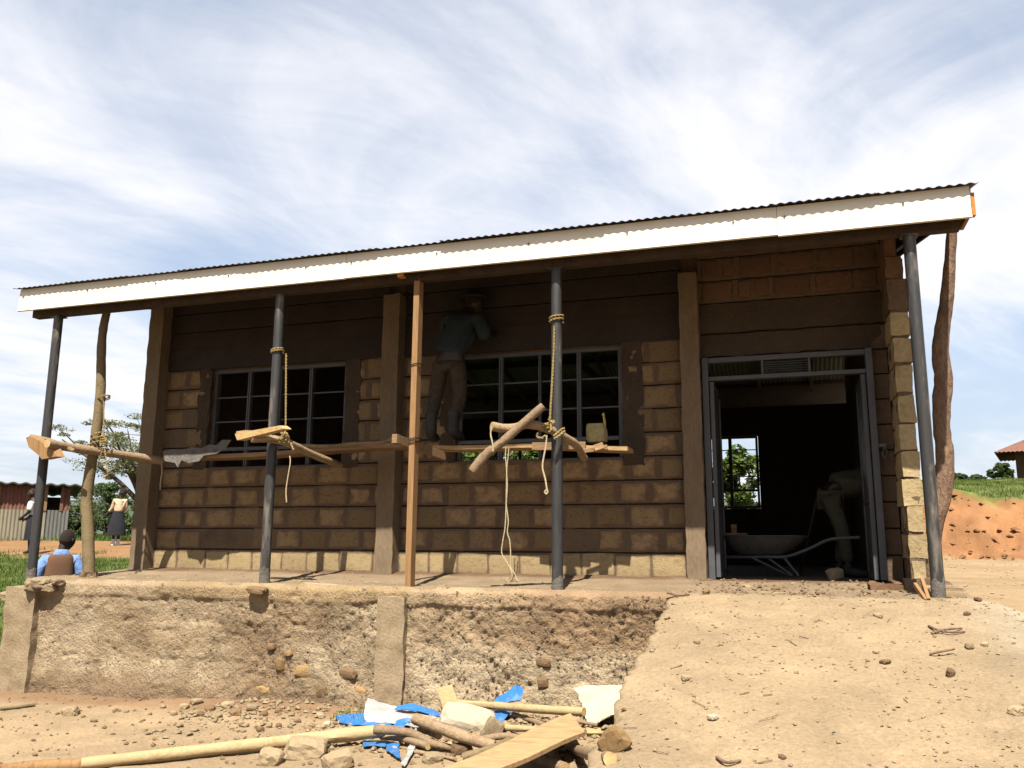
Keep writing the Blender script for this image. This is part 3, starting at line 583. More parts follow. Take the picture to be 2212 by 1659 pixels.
# toothed front end of the right gable wall: one rough block per course
hts = [(-.06, .195, .965, 1.065), (.235, .435, .945, 1.10), (.47, .685, .955, 1.09), (.70, .93, .93, 1.10), (.955, 1.175, .945, 1.09), (1.2, 1.42, .94, 1.085), (1.45, 1.69, .95, 1.09), (1.73, 1.97, .945, 1.095), (2.01, 2.23, .95, 1.10), (2.27, 2.48, .94, 1.10), (2.52, 2.80, .93, 1.125), (2.82, 3.025, .93, 1.075), (3.04, 3.26, .93, 1.03)]
for i, (z0, z1, x0, x1) in enumerate(hts):
    rough_box(MB(), x0, x1, -.5+random.uniform(-.008, .008)+(.03 if i == 12 else 0), .02, z0-.004, z1+.004, .045, .010, i*3).build('block', 'mortar' if i == 10 else ('blockr' if i > 10 else 'blockw'), GW, True)
rough_box(MB(), .955, 1.08, -.488, .02, -.08, 3.0, .05, .008, 77).build('mortar_bed', 'mortar', GW, True)
BWm = MB()
BO = [(-6.45, -4.6), (-2.3, -.57)]
xs_ = [-7.66, -6.45, -4.6, -2.3, -.57, .955]
for i in range(0, 6, 2): BWm.box(xs_[i], xs_[i+1], 7.0, 7.2, -.2, 2.8)
for a, b in BO: BWm.box(a, b, 7.0, 7.2, -.2, .97); BWm.box(a, b, 7.0, 7.2, 2.29, 2.8)
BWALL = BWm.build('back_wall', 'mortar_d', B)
# ---- windows
def window(x0, x1, z0, z1, y, verts_, rows, tz, wide=.045):
    mbw = MB(); fw = .04
    for (a, b, c, d) in ((x0, x0+fw, z0, z1), (x1-fw, x1, z0, z1), (x0+fw, x1-fw, z0, z0+fw), (x0+fw, x1-fw, z1-fw, z1)): mbw.box(a, b, y, y+.05, c, d)
    f = mbw.build('window', 'steel', B)
    MB().box(x0+fw, x1-fw, y-.006, y+.044, tz-.02, tz+.02).build('transom', 'steel', f)
    for i, vx in enumerate(verts_):
        w = wide if i % 2 == 0 else .026
        for (c, d) in ((z0+fw, tz-.02), (tz+.02, z1-fw)):
            m_ = MB().box(vx-w/2, vx-w*.1, y-.012, y+.040, c, d); m_.box(vx+w*.1, vx+w/2, y-.012, y+.040, c, d); m_.box(vx-w*.1, vx+w*.1, y+.0, y+.040, c, d); m_.build('mullion', 'steel', f)
    xs2 = [x0+fw]+list(verts_)+[x1-fw]
    for rz in rows:
        for i in range(len(xs2)-1):
            MB().box(xs2[i]+(.02 if i else 0), xs2[i+1]-(.02 if i < len(xs2)-2 else 0), y+.01, y+.03, rz-.008, rz+.008).build('glazing_bar', 'steel', f)
    return f
window(-6.95, -5.05, 1.215, 2.485, .06, [at(537, 880, Y=.06).x, at(604, 880, Y=.06).x, at(670, 880, Y=.06).x], [1.82, 2.13], 1.475)
window(-3.61, -1.71, 1.215, 2.465, .06, [at(1082, 850, Y=.06).x, at(1166, 850, Y=.06).x, at(1251, 850, Y=.06).x], [1.80, 2.12], 1.46)
for (a, b) in BO:
    vxs = [b-(b-a)*.26, b-(b-a)*.52] if a < -3 else [at(1578, 1000, Y=7).x, at(1578, 1000, Y=7).x-.55]
    window(a+.01, b-.01, .98, 2.28, 7.06, vxs, [1.55, 1.79, 2.03], 1.30, .06)
# window reveals: sills
for x0, x1 in ((-6.96, -5.04), (-3.62, -1.70)):
    rough_box(MB(), x0+.003, x1-.003, -.004, .2, 1.17, 1.212, .1, .005, 5).build('window_sill', 'mortar', B, True)
# ---- door: frame with louvred fanlight, two leaves folded inward
D = MB(); D.box(-.845, -.785, -.06, .06, .0, 2.25); D.box(.735, .795, -.09, .06, .02, 2.25); D.box(-.785, .735, -.03, .05, 2.20, 2.25); D.box(-.785, .735, -.04, .05, 2.01, 2.05)
DOOR = D.build('door', 'steel', B)
v0, v1 = at(1648, 775, Y=0).x, at(1745, 775, Y=0).x
for v_ in (v0-.02, v1): MB().box(v_, v_+.02, -.02, .04, 2.05, 2.20).build('vent_jamb', 'steel', DOOR)
for i in range(6):
    z = 2.065+i*.0235; MB().bar((v0, -.0, z), (v1, -.0, z), .03, .004, (0, -.6, 1)).build('louvre', 'steel', DOOR)
def leaf(xh, sgn, name):
    mbl = MB(); y0, y1 = -.02, .80
    mbl.box(xh-.02, xh+.02, y0, y0+.05, .02, 2.0).box(xh-.02, xh+.02, y1-.05, y1, .02, 2.0).box(xh-.02, xh+.02, y0+.05, y1-.05, .02, .08).box(xh-.02, xh+.02, y0+.05, y1-.05, 1.94, 2.0).box(xh-.02, xh+.02, y0+.05, y1-.05, .75, .80)
    mbl.box(xh-.006, xh+.006, y0+.05, y1-.05, .08, .75).box(xh-.006, xh+.006, y0+.05, y1-.05, .80, 1.94)
    return mbl.build(name, 'steel', DOOR)
leaf(-.755, 1, 'door_leaf'); lf = leaf(.705, -1, 'door_leaf')
p = at(1887, 955, Y=-.1)
MB().box(.80, .86, -.10, -.06, 1.27, 1.30).tube(spline([(.84, -.09, 1.27), (.865, -.1, 1.22), (.845, -.1, 1.17), (.825, -.1, 1.2), (.84, -.09, 1.25)], 5), .006, 6).build('padlock_hasp', 'tube', DOOR)
# ---- veranda pipes
for px, pt in ((-7.96, 0), (-5.01, 1), (-2.02, 2), (1.02, 3)):
    yy = -1.5
    zb = -.1; lean = (.0, 0)
    mbp = MB().tube([(px, yy, zb), (px, yy, 1.4), (px, yy, 2.87)], .05, 20)
    pp = mbp.build('veranda_pipe', 'pipe', B, True)
    mbq = MB(); nseg = 16; vv = []
    for i in range(nseg):
        a = 2*math.pi*i/nseg; vv.append((px+.054*math.cos(a), yy+.054*math.sin(a), zb))
    for i in range(nseg):
        a = 2*math.pi*i/nseg; vv.append((px+.053*math.cos(a), yy+.053*math.sin(a), zb+.10+.07*random.random()+(.05 if pt in (1, 3) else 0)))
    mbq.add(vv, [(i, (i+1) % nseg, nseg+(i+1) % nseg, nseg+i) for i in range(nseg)])
    mbq.build('concrete_collar', 'crete', pp)
    MB().box(px-.07, px+.07, yy-.06, yy+.06, 2.868, 2.878).build('cap_plate', 'pipe', pp)
# ---- roof timbers
mbm = MB().box(-8.3, 1.40, -1.55, -1.45, 2.882, 3.03); mbm.build('veranda_beam', 'rafter', B)
MB().box(-7.66, .95, .03, .13, 3.522, 3.60).build('wall_plate', 'rafter', B)
for i in range(11):
    x = -8.0+i*.935
    for (ya, yb_) in ((-1.6, 3.5), (8.0, 3.5)):
        MB().bar((x, ya, roofz(ya)-.115), (x, yb_, roofz(yb_)-.115), .05, .10).build('rafter', 'rafter', B)
for x in (-6.1, -3.4, -1.6, .2):
    MB().bar((x+.06, .2, 3.35), (x+.06, 6.98, 3.35), .05, .12).build('tie_beam', 'rafter', B)
    MB().bar((x+.06, 2.0, 3.40), (x+.06, 3.45, 4.2), .05, .08).build('truss_brace', 'rafter', B); MB().bar((x+.06, 5.0, 3.40), (x+.06, 3.55, 4.2), .05, .08).build('truss_brace', 'rafter', B)
for y in (-1.45, -.5, .6, 1.7, 2.8, 3.4, 4.2, 5.3, 6.4, 7.9):
    MB().box(-8.38, 1.44, y-.025, y+.025, roofz(y)-.062, roofz(y)-.012).build('purlin', 'rafter', B)
# ---- corrugated sheets
SW = .80; cor = .0762
def sheet_mesh(back):
    nx2 = int(SW/cor*8)+1; a = np.linspace(0, SW+.05, nx2); z = .0062*np.sin(2*np.pi*a/cor)
    yy = np.array([-1.72, .0, 1.8, 3.52]) if not back else np.array([8.12, 6.6, 5.0, 3.48])
    V = np.stack([np.stack([a, np.full_like(a, y), z+(3.195+(y+1.72)*TS if not back else 3.195+5.22*TS-(y-3.5)*TS)], 1) for y in yy], 1).reshape(-1, 3)
    return arrmesh('roof_sheet', V, gridfaces(nx2, 4), 'sheet', True)
for back in (0, 1):
    sm = sheet_mesh(back); o_ = None
    x = -8.46; i = 0
    while x < 1.40:
        s_ = inst('roof_sheet', sm, B, (min(x, 1.52-SW), random.uniform(-.012, .012), .003*(i % 2)), (0, 0, random.uniform(-.002, .002))); x += cor*10; i += 1
mbr = MB(); yy = [(-.25, -.07), (-.05, -.012), (0, .01), (.05, -.012), (.25, -.07)]
mbr.add([(x_, 3.5+dy_, roofz(3.5)+dz_+.03) for x_ in (-8.48, 1.53) for dy_, dz_ in yy], [(i, i+1, 5+i+1, 5+i) for i in range(4)]); mbr.build('ridge_cap', 'sheet', B)
# ---- fascia boards: folded white sheet with a small lip
j1, j2 = at(745, 620, Y=-1.66).x, at(1680, 510, Y=-1.66).x
for i, (a, b, dz) in enumerate(((-8.40, j1, 0), (j1+.003, j2, .004), (j2+.003, 1.47, -.008))):
    prof = [(-1.655, 3.196), (-1.664, 3.10), (-1.660, 3.02), (-1.664, 2.955+dz), (-1.676, 2.950+dz), (-1.678, 2.936+dz), (-1.655, 2.932+dz), (-1.640, 2.936+dz), (-1.640, 3.196)]
    nn_ = 16; aa = np.linspace(a, b, nn_); mbf = MB()
    V = []
    for x_ in aa:
        wv = .004*float(fbm(x_*1.1, i, 0, 2)); V += [(x_, y_+wv, z_+.5*wv) for y_, z_ in prof]
    k = len(prof); mbf.add(V, [(ii*k+jj, ii*k+(jj+1) % k, (ii+1)*k+(jj+1) % k, (ii+1)*k+jj) for ii in range(nn_-1) for jj in range(k)]+[tuple(range(k)), tuple((nn_-1)*k+jj for jj in reversed(range(k)))])
    fb = mbf.build('fascia_board', 'fascia', B)
    for x_ in np.arange(a+.06, b, .93):
        MB().tube([(x_, -1.675, 3.10), (x_, -1.655, 3.10)], .007, 8).build('nail', 'wire', fb)
MB().box(1.474, 1.50, -1.66, -1.60, 2.945, 3.135).build('fascia_end_block', 'timber_o', B)
MB().box(1.44, 1.468, -1.63, -1.3, 2.95, 3.12).build('barge_timber', 'timber', B)
p = at(867, 603, Y=-1.62); MB().box(p.x-.03, p.x+.03, -1.65, -1.58, 2.905, 2.931).build('timber_peg', 'timber_o', B)
for (xa) in (-8.40, 1.47):
    MB().bar((xa, -1.62, roofz(-1.62)-.10), (xa, 3.5, roofz(3.5)-.10), .025, .15).build('barge_board', 'rafter', B); MB().bar((xa, 8.08, roofz(8.08)-.10), (xa, 3.5, roofz(3.5)-.10), .025, .15).build('barge_board', 'rafter', B)
MB().box(-8.38, 1.45, 8.07, 8.095, 2.78, roofz(8.08)+.004).build('fascia_board', 'backboard', B)

# ================================================================ temporary props and scaffold
def stick(name, pts, rad, mats, label, cat, k=6, n=9, wob=.07, seed=0, group=None, parent=None):
    P = spline(pts, k); m_ = len(P)
    if hasattr(rad, '__len__'): rr_ = [rad[0]+(rad[1]-rad[0])*i/(m_-1) for i in range(m_)]
    else: rr_ = [rad]*m_
    rl_ = random.Random(seed); rr_ = [r*(1+wob*rl_.uniform(-1, 1)) for r in rr_]
    o = MB().tube(P, rr_, n, 0, 1, wob*.5, seed).build(name, mats, parent, True)
    return tag(o, label, cat, group)
# left prop: thin crooked pole
pts = [at(px, py, Y=-1.2) for px, py in ((192,1246),(190,1150),(187,1080),(196,1010),(206,950),(217,850),(219,760),(223,710),(232,668))]
o = stick('prop_pole', [pts[0]-Vector((0, 0, .08))]+pts, (.072, .045), ['bark_o', 'cut'], 'crooked slim wooden pole propping the left end of the roof', 'pole', 5, 12, .05, 3)
MB().tube([at(191,1243,Y=-1.2)-Vector((0,0,.03)), at(191,1236,Y=-1.2)], .085, 9, 0, None, .2, 3).build('mud_footing', 'stone_b', o)
# right prop: thick rough trunk
trk = [(2010,1276),(2012,1215),(2020,1130),(2036,1060),(2041,980),(2034,925),(2034,870),(2038,820),(2031,760),(2036,710),(2046,640),(2052,560),(2058,482)]
wid = [22,25,32,40,44,37,41,43,40,36,31,27,24]
P = [at(a, b, Y=-.42) for a, b in trk]
P = spline([P[0]-Vector((0,0,.08))]+P, 4); wv = np.interp(np.linspace(0, 12, len(P)), range(13), wid)
mpx = (at(2060,900,Y=-.42)-at(2040,900,Y=-.42)).length/20
o = MB().tube(P, [w*mpx*.5*(1+.05*random.uniform(-1,1)) for w in wv], 16, 0, 1, .05, 5).build('support_tree_trunk', ['bark_r', 'cut'], None, True)
tag(o, 'thick knobbly reddish tree trunk propping the right end of the roof', 'pole')
# timber post
ptop, pbot = at(905, 606, Y=-1.5), at(885, 1266, Y=-1.5)
o = MB().bar(pbot-Vector((0,0,.05)), ptop, .058, .10, (0, 1, 0)).build('timber_post', 'timber', None)
tag(o, 'sawn reddish timber post standing between the dark pipes at mid veranda', 'post')
mid = at(893, 955, Y=-1.5)
mbw_ = MB()
for z_, r_ in ((at(893,958,Y=-1.5).z, .062), (at(893,950,Y=-1.5).z, .064), (at(899,790,Y=-1.5).z, .060)):
    x_ = pbot.x+(ptop.x-pbot.x)*(z_-pbot.z)/(ptop.z-pbot.z)
    mbw_.tube([(x_-.036, -1.56, z_), (x_+.036, -1.56, z_+.012), (x_+.036, -1.44, z_+.02), (x_-.036, -1.44, z_+.006), (x_-.036, -1.56, z_)], .006, 6)
tag(mbw_.build('binding_wire', 'wire'), 'rusty wire wound round the sawn timber post holding the squared bearer', 'wire')
# squared bearer behind the timber post
a, b = at(852, 947, Y=-1.60), at(958, 985, Y=-.62)
o = tag(MB().bar(a, b, .055, .085).build('bearer_beam', 'timber_x'), 'short squared bearer wired to the timber post under the planks', 'beam')
# planks
def board(name, a, b, w, h, mat, label, seed, parts=None):
    """sawn board from a to b with slightly ragged edges; w across (towards the wall), h thick"""
    a, b = Vector(a), Vector(b); n_ = 24; mbx = MB(); V = []
    d = (b-a).normalized(); s_ = Vector((d.y, -d.x, 0)).normalized(); s_ = -s_ if s_.y < 0 else s_; u_ = d.cross(s_); u_ = -u_ if u_.z < 0 else u_
    for i in range(n_):
        t = i/(n_-1); c = a.lerp(b, t)+u_*(.012*math.sin(t*7+seed)); e1 = .012*float(fbm(t*9, seed, 0, 3)); e2 = .012*float(fbm(t*9, seed+5, 0, 3))
        for q, r_ in ((-w/2+e1, -h/2), (w/2+e2, -h/2), (w/2+e2, h/2), (-w/2+e1, h/2)): V.append(c+s_*q+u_*r_)
    mbx.add(V, [(i*4+j, (i+1)*4+j, (i+1)*4+(j+1) % 4, i*4+(j+1) % 4) for i in range(n_-1) for j in range(4)]+[(0,1,2,3), tuple((n_-1)*4+q for q in (3,2,1,0))])
    return tag(mbx.build(name, mat), label, 'plank')
PL = board('scaffold_plank', at(352, 990, Y=-.66)+Vector((0, .15, 0)), at(880, 962, Y=-.66)+Vector((0, .15, 0)), .30, .045, 'timber_x', 'long weathered scaffold plank under the left window, its end crusted with concrete', 2)
PR = board('scaffold_plank', at(935, 964, Y=-.66)+Vector((0, .15, 0)), at(1356, 966, Y=-.70)+Vector((0, .15, 0)), .30, .04, 'plank', 'paler scaffold plank under the right window carrying the cut jerrycan', 4)
# crust of spilled concrete and bark on the left plank
mbk = MB(); Vk = []
cr = [(352,975),(372,970),(392,972),(413,966),(436,968),(452,960),(470,962),(480,950),(500,950)]
lo = [(356,996),(378,1000),(384,1010),(392,994),(408,1000),(430,996),(440,984),(468,980),(488,968)]
for (u1, l1) in zip(cr, lo):
    Vk += [at(*u1, Y=-.68), at(*l1, Y=-.70), at(*l1, Y=-.675), at(u1[0], u1[1], Y=-.60)]
k = len(cr)
mbk.add(Vk, [(i*4+j, i*4+(j+1) % 4, (i+1)*4+(j+1) % 4, (i+1)*4+j) for i in range(k-1) for j in range(4)]+[(0,1,2,3), ((k-1)*4+3, (k-1)*4+2, (k-1)*4+1, (k-1)*4)])
tag(mbk.build('concrete_crust', 'crete'), 'ragged grey crust of set concrete over the left end of the plank', 'concrete')
# bark strip lying along the left plank
tag(stick('bark_strip', [at(640,962,Y=-.66), at(705,964,Y=-.67), at(770,958,Y=-.66), at(828,955,Y=-.65), at(850,946,Y=-.64)], .018, ['bark', 'cut'], None, None, 5, 7, .25, 5), 'thin curled strip of grey bark lying along the left plank', 'bark')
# splintered piece along the right plank
tag(MB().bar(at(1150,964,Y=-.70), at(1265,962,Y=-.71), .03, .075).build('splintered_offcut', 'timber_x'), 'splintered dark offcut against the front of the right plank', 'offcut')
tag(MB().bar(at(1255,975,Y=-.74), at(1312,965,Y=-.71), .04, .02, (0,1,0.3)).bar(at(1285,968,Y=-.745), at(1303,962,Y=-.745), .05, .06).build('wood_splinter', 'plank'), 'small pale splinter under the end of the right plank', 'offcut')
# transverse poles
stick('bearer_pole', [at(102,958,Y=-1.78), at(160,968,Y=-1.45), at(225,977,Y=-1.14), at(300,988,Y=-.75), at(352,996,Y=-.52)], (.05, .048), ['bark', 'cut'], 'round bearer pole tied to the left prop pole with yellow rope', 'pole', 5, 10, .05, 4)
stick('thin_stick', [at(66,943,Y=-1.66), at(110,952,Y=-1.6), at(160,974,Y=-1.53)], (.026, .022), ['bark', 'cut'], 'thin stick laid beside the outer end of the left bearer pole', 'stick', 5, 8, .06, 6)
def wedge(name, quads, Y0, th, mat, label):
    m_ = MB(); 
    for q in quads:
        f = [at(x, y, Y=Y0) for x, y in q]; b_ = [p+Vector((.05, th, .0)) for p in f]; k_ = len(q)
        m_.add(f+b_, [tuple(range(k_)), tuple(reversed(range(k_, 2*k_)))]+[(i, k_+i, k_+(i+1) % k_, (i+1) % k_) for i in range(k_)])
    return tag(m_.build(name, mat), label, 'offcut')
wedge('split_board', [[(56,945),(66,942),(112,968),(122,986),(90,992),(84,984),(62,966)]], -1.72, .07, 'timber', 'split flat board under the thin stick at the outer end of the left bearer pole')
stick('bearer_pole', [at(543,947,Y=-1.75), at(585,948,Y=-1.60), at(622,957,Y=-1.42), at(660,975,Y=-1.1), at(700,992,Y=-.75), at(735,1004,Y=-.35)], (.042, .038), ['bark', 'cut'], 'curved bearer pole roped to the second dark pipe under the left plank', 'pole', 5, 10, .06, 8)
wedge('split_board', [[(507,937),(604,919),(613,926),(540,944),(512,951)]], -1.78, .06, 'cut', 'split yellow board on top of the bearer pole at the second pipe')
wedge('split_board', [[(510,932),(530,929),(568,931),(510,938.5)]], -1.71, .05, 'plank', 'thin splinter board lying behind the split yellow board')
tag(stick('short_stick', [at(566,945,Y=-1.70), at(588,947,Y=-1.66), at(604,948,Y=-1.63)], (.02, .02), ['bark', 'cut'], None, None, 4, 8, .05, 9), 'short pinkish stick between split board and rope knot', 'stick')
stick('bearer_pole', [at(1062,921,Y=-1.86), at(1100,926,Y=-1.75), at(1140,917,Y=-1.68), at(1180,925,Y=-1.60), at(1215,942,Y=-1.42), at(1245,962,Y=-1.12), at(1262,990,Y=-.75)], (.042, .036), ['bark', 'cut'], 'bent bearer pole roped to the third dark pipe under the right plank', 'pole', 5, 10, .06, 10)
stick('leaning_branch', [at(1174,877,Y=-1.72), at(1130,915,Y=-1.76), at(1085,955,Y=-1.80), at(1050,982,Y=-1.83), at(1020,1018,Y=-1.86)], (.037, .043), ['bark', 'cut'], 'straight cut branch leaning diagonally across the bent bearer pole', 'stick', 5, 10, .06, 11)
# ropes
def rope(name, paths, r, label, mat='rope', parent=None, n=6, twist=True):
    m_ = MB()
    for p in paths:
        q = spline(p, 6)
        if twist:
            for ph in (0, math.pi):
                pp_ = []
                tot = 0
                for i, c in enumerate(q):
                    if i: tot += (q[i]-q[i-1]).length
                    t = (q[min(i+1, len(q)-1)]-q[max(i-1, 0)]).normalized(); s_ = t.cross(Vector((0.31, 1, .2))).normalized(); u_ = t.cross(s_); an = tot*95+ph
                    pp_.append(c+s_*(math.cos(an)*r*.62)+u_*(math.sin(an)*r*.62))
                m_.tube(pp_, r*.68, 5)
        else: m_.tube(q, r, n)
    return tag(m_.build(name, mat, parent, True), label, 'rope')
def dens(a, b, k, Y0, Y1, sag=0):
    return [at(a[0]+(b[0]-a[0])*i/k, a[1]+(b[1]-a[1])*i/k, Y=Y0+(Y1-Y0)*i/k)+Vector((0, 0, -sag*math.sin(math.pi*i/k))) for i in range(k+1)]
def ring(c, r, tilt=0, k=10, turns=1, dz=.012, ax=(1, 1)):
    return [Vector((c[0]+r*ax[0]*math.cos(2*math.pi*i/k), c[1]+r*ax[1]*math.sin(2*math.pi*i/k), c[2]+tilt*math.cos(2*math.pi*i/k)+dz*i/k)) for i in range(int(k*turns)+1)]
def knot(c, r, seed, k=14):
    rr = random.Random(seed); return [Vector(c)+Vector((rr.uniform(-1,1), rr.uniform(-1,1), rr.uniform(-1,1)))*r for i in range(k)]
z1 = at(612, 762, Y=-1.5); 
rope('rope', [ring((-5.01, -1.5, z1.z), .062, .006, 12, 2.0, .02), dens((618,764),(617,930),14,-1.565,-1.60), knot(at(615,940,Y=-1.62), 0.041, 1, 16), knot(at(612,950,Y=-1.62), 0.038, 2, 12), dens((622,940),(634,972),5,-1.66,-1.67), dens((616,938),(607,958),4,-1.68,-1.68), ring((-5.01,-1.5,at(600,950,Y=-1.5).z), .075, .03, 12, 2.2, .05)], .008, 'yellow rope hanging from the second dark pipe to its bearer pole')
z1 = at(1205, 697, Y=-1.5)
rope('rope', [ring((-2.02, -1.5, z1.z), .062, .003, 12, 2.4, .03), dens((1197,705),(1196,760),6,-1.565,-1.57)+dens((1195,780),(1188,905),10,-1.57,-1.62), knot(at(1184,925,Y=-1.66), 0.045, 3, 18), knot(at(1188,915,Y=-1.66), 0.038, 4, 14), [at(1196,942,Y=-1.68), at(1210,930,Y=-1.62), at(1218,925,Y=-1.57), at(1214,935,Y=-1.57), at(1200,944,Y=-1.66)], [at(1197,948,Y=-1.68), at(1212,938,Y=-1.62), at(1219,931,Y=-1.57), at(1215,940,Y=-1.57)], [at(1178,940,Y=-1.68), at(1170,946,Y=-1.69), at(1160,943,Y=-1.69), at(1162,935,Y=-1.69)]], .0085, 'yellow rope knotted round third dark pipe and bent bearer pole')
zz = at(215, 860, Y=-1.26)
rope('rope', [ring((zz.x, -1.2, zz.z), .062, .02, 12, 1.6, .02), dens((224,866),(224,945),8,-1.28,-1.30), knot(at(222,955,Y=-1.32), 0.038, 5, 14), ring((at(212,965,Y=-1.2).x, -1.2, at(212,965,Y=-1.2).z), .085, .015, 12, 3, .05), dens((222,970),(214,995),4,-1.34,-1.34), dens((226,970),(231,1010),5,-1.34,-1.34)+[at(233,1022,Y=-1.34), at(228,1030,Y=-1.34), at(222,1026,Y=-1.34)]], .008, 'yellow rope binding the bearer pole to the left prop pole')
def string(name, p, label, r=.006, mat='string'):
    return tag(MB().tube(spline(p, 6), r, 6).build(name, mat, None, True), label, 'string')
string('hanging_string', [at(x, y, Y=-1.64) for x, y in ((626,985),(627,1000),(622,1030),(618,1060),(619,1085))], 'frayed string end hanging below the second pipe bearer')
string('looped_string', [at(x, y, Y=-1.66) for x, y in ((1181,940),(1179,965),(1175,985),(1172,1010),(1178,1035),(1181,1055),(1183,1063),(1180,1067),(1177,1063),(1180,1058))], 'looped cord hanging below the third pipe bearer', .008)
string('long_string', [at(x, y, Y=-.70) for x, y in ((1093,966),(1092,985),(1094,1010),(1096,1050),(1094,1090),(1098,1125),(1096,1150),(1101,1168),(1103,1195),(1103,1225),(1112,1240),(1116,1252),(1121,1256))], 'long pale string trailing from the right plank down to the veranda floor')
string('second_string', [at(x, y, Y=-.71) for x, y in ((1099,968),(1098,985),(1095,1010),(1094,1050),(1093,1100),(1091,1140),(1086,1170),(1084,1195),(1095,1215),(1104,1232),(1106,1248),(1098,1256),(1093,1253),(1099,1249))], 'second pale string looping beside the long one down to floor')
string('cut_thread', [at(x, y, Y=-1.88) for x, y in ((1063,920),(1060,938),(1064,958),(1065,975))], 'loose bark thread dangling from the end of the bent bearer pole', .007)
string('wall_string', [at(x, y, Y=-.30) for x, y in ((349,1000),(350,1020),(347,1040),(346,1058))], 'short string dangling beside the left concrete column', .008)
# cut jerrycan on the plank
pj = at(1289, 957, Y=-.56)
J = empty('jerrycan_bucket', pj, 'cut down mortar stained jerrycan standing on the right plank', 'container')
mbj = MB()
prof = [(0, .082, .075), (.012, .098, .09), (.06, .104, .095), (.13, .102, .094), (.175, .094, .086), (.19, .085, .078)]
mbj.loft([(pj.x+.006*math.sin(i), pj.y, pj.z+z, a, b) for i, (z, a, b) in enumerate(prof)], 20, 3.4, 0, False)
kk = len(mbj.v)//20
mbj.loft([(pj.x, pj.y, pj.z+.19, .085, .078), (pj.x, pj.y, pj.z+.13, .088, .08), (pj.x, pj.y, pj.z+.12, .002, .002)], 20, 3.4, 0, False); mbj.build('body', 'jerry', J, True)
MB().bar((pj.x+.085, pj.y, pj.z+.13), (pj.x+.075, pj.y, pj.z+.30), .012, .04, (0, 1, 0)).tube(spline([(pj.x+.083,pj.y,pj.z+.12),(pj.x+.09,pj.y,pj.z+.19),(pj.x+.082,pj.y,pj.z+.25),(pj.x+.06,pj.y,pj.z+.29)], 4), [.018]*13, 6, 0, None, 0, 0, .4).build('handle_strap', 'yellow', J)

# ================================================================ people
SKINJOBS = []
def skin(name, joints, bones, mat, parent, sub=2):
    names = list(joints); me = bpy.data.meshes.new(name)
    me.from_pydata([joints[k][:3] for k in names], [(names.index(a), names.index(b)) for a, b in bones], [])
    o = bpy.data.objects.new(name, me); COL.objects.link(o); o.parent = parent
    o.modifiers.new('Skin', 'SKIN')
    sv = me.skin_vertices[0].data
    for i, k in enumerate(names): r = joints[k][3]; sv[i].radius = r if hasattr(r, '__len__') else (r, r); sv[i].use_root = (i == 0)
    s_ = o.modifiers.new('Sub', 'SUBSURF'); s_.levels = sub; s_.render_levels = sub
    SKINJOBS.append((o, mat)); return o
def bake():
    dg = bpy.context.evaluated_depsgraph_get(); dg.update()
    for o, mat in SKINJOBS:
        me = bpy.data.meshes.new_from_object(o.evaluated_get(dg)); o.modifiers.clear(); o.data = me
        me.materials.clear(); me.materials.append(MT[mat]); me.polygons.foreach_set('use_smooth', [True]*len(me.polygons))
def head(parent, c, s, turn=0, tilt=0, hairscale=1.012, hat=None):
    """head with brow, nose, chin and ears; faces local +y turned by `turn`"""
    import bmesh
    Mx = Matrix.Translation(Vector(c)) @ Matrix.Rotation(turn, 4, 'Z') @ Matrix.Rotation(tilt, 4, 'X')
    def shape(v):
        x, y, z = v; x *= .74; y *= .93; z *= 1.15
        if z < -.2: k = 1+(z+.2)*.45; x *= k; y = y*(1+(z+.2)*.18) if y > 0 else y*(1+(z+.2)*.55)
        if y > .5: 
            if abs(x) < .16 and -.45 < z < .1: y += .16*(1-abs(x)/.16)*(1-abs(z+.22)/.35 if abs(z+.22) < .35 else 0)
            if .08 < z < .25 and .12 < abs(x) < .45: y -= .07
            if -.62 < z < -.5: y += .03
        return Vector((x, y, z))*s
    bm = bmesh.new(); bmesh.ops.create_uvsphere(bm, u_segments=28, v_segments=20, radius=1)
    for v in bm.verts: v.co = Mx @ shape(v.co)
    for sx in (-1, 1):
        r = bmesh.ops.create_uvsphere(bm, u_segments=10, v_segments=8, radius=1)
        for v in r['verts']: q = v.co; v.co = Mx @ Vector((sx*.74*s+q.x*.07*s, -.05*s+q.y*.16*s, -.02*s+q.z*.25*s))
    me = bpy.data.meshes.new('head'); bm.to_mesh(me); bm.free(); me.materials.append(MT['skin']); me.polygons.foreach_set('use_smooth', [True]*len(me.polygons))
    o = bpy.data.objects.new('head', me); COL.objects.link(o); o.parent = parent
    bm = bmesh.new(); bmesh.ops.create_uvsphere(bm, u_segments=24, v_segments=18, radius=1)
    bmesh.ops.delete(bm, geom=[v for v in bm.verts if v.co.z < (.28+.55*max(0, v.co.y) if v.co.y > 0 else .28+.62*v.co.y)], context='VERTS')
    for v in bm.verts: v.co = Mx @ (shape(v.co)*hairscale)
    me = bpy.data.meshes.new('hair'); bm.to_mesh(me); bm.free(); me.materials.append(MT['hair']); me.polygons.foreach_set('use_smooth', [True]*len(me.polygons))
    h = bpy.data.objects.new('hair', me); COL.objects.link(h); h.parent = parent
    return o
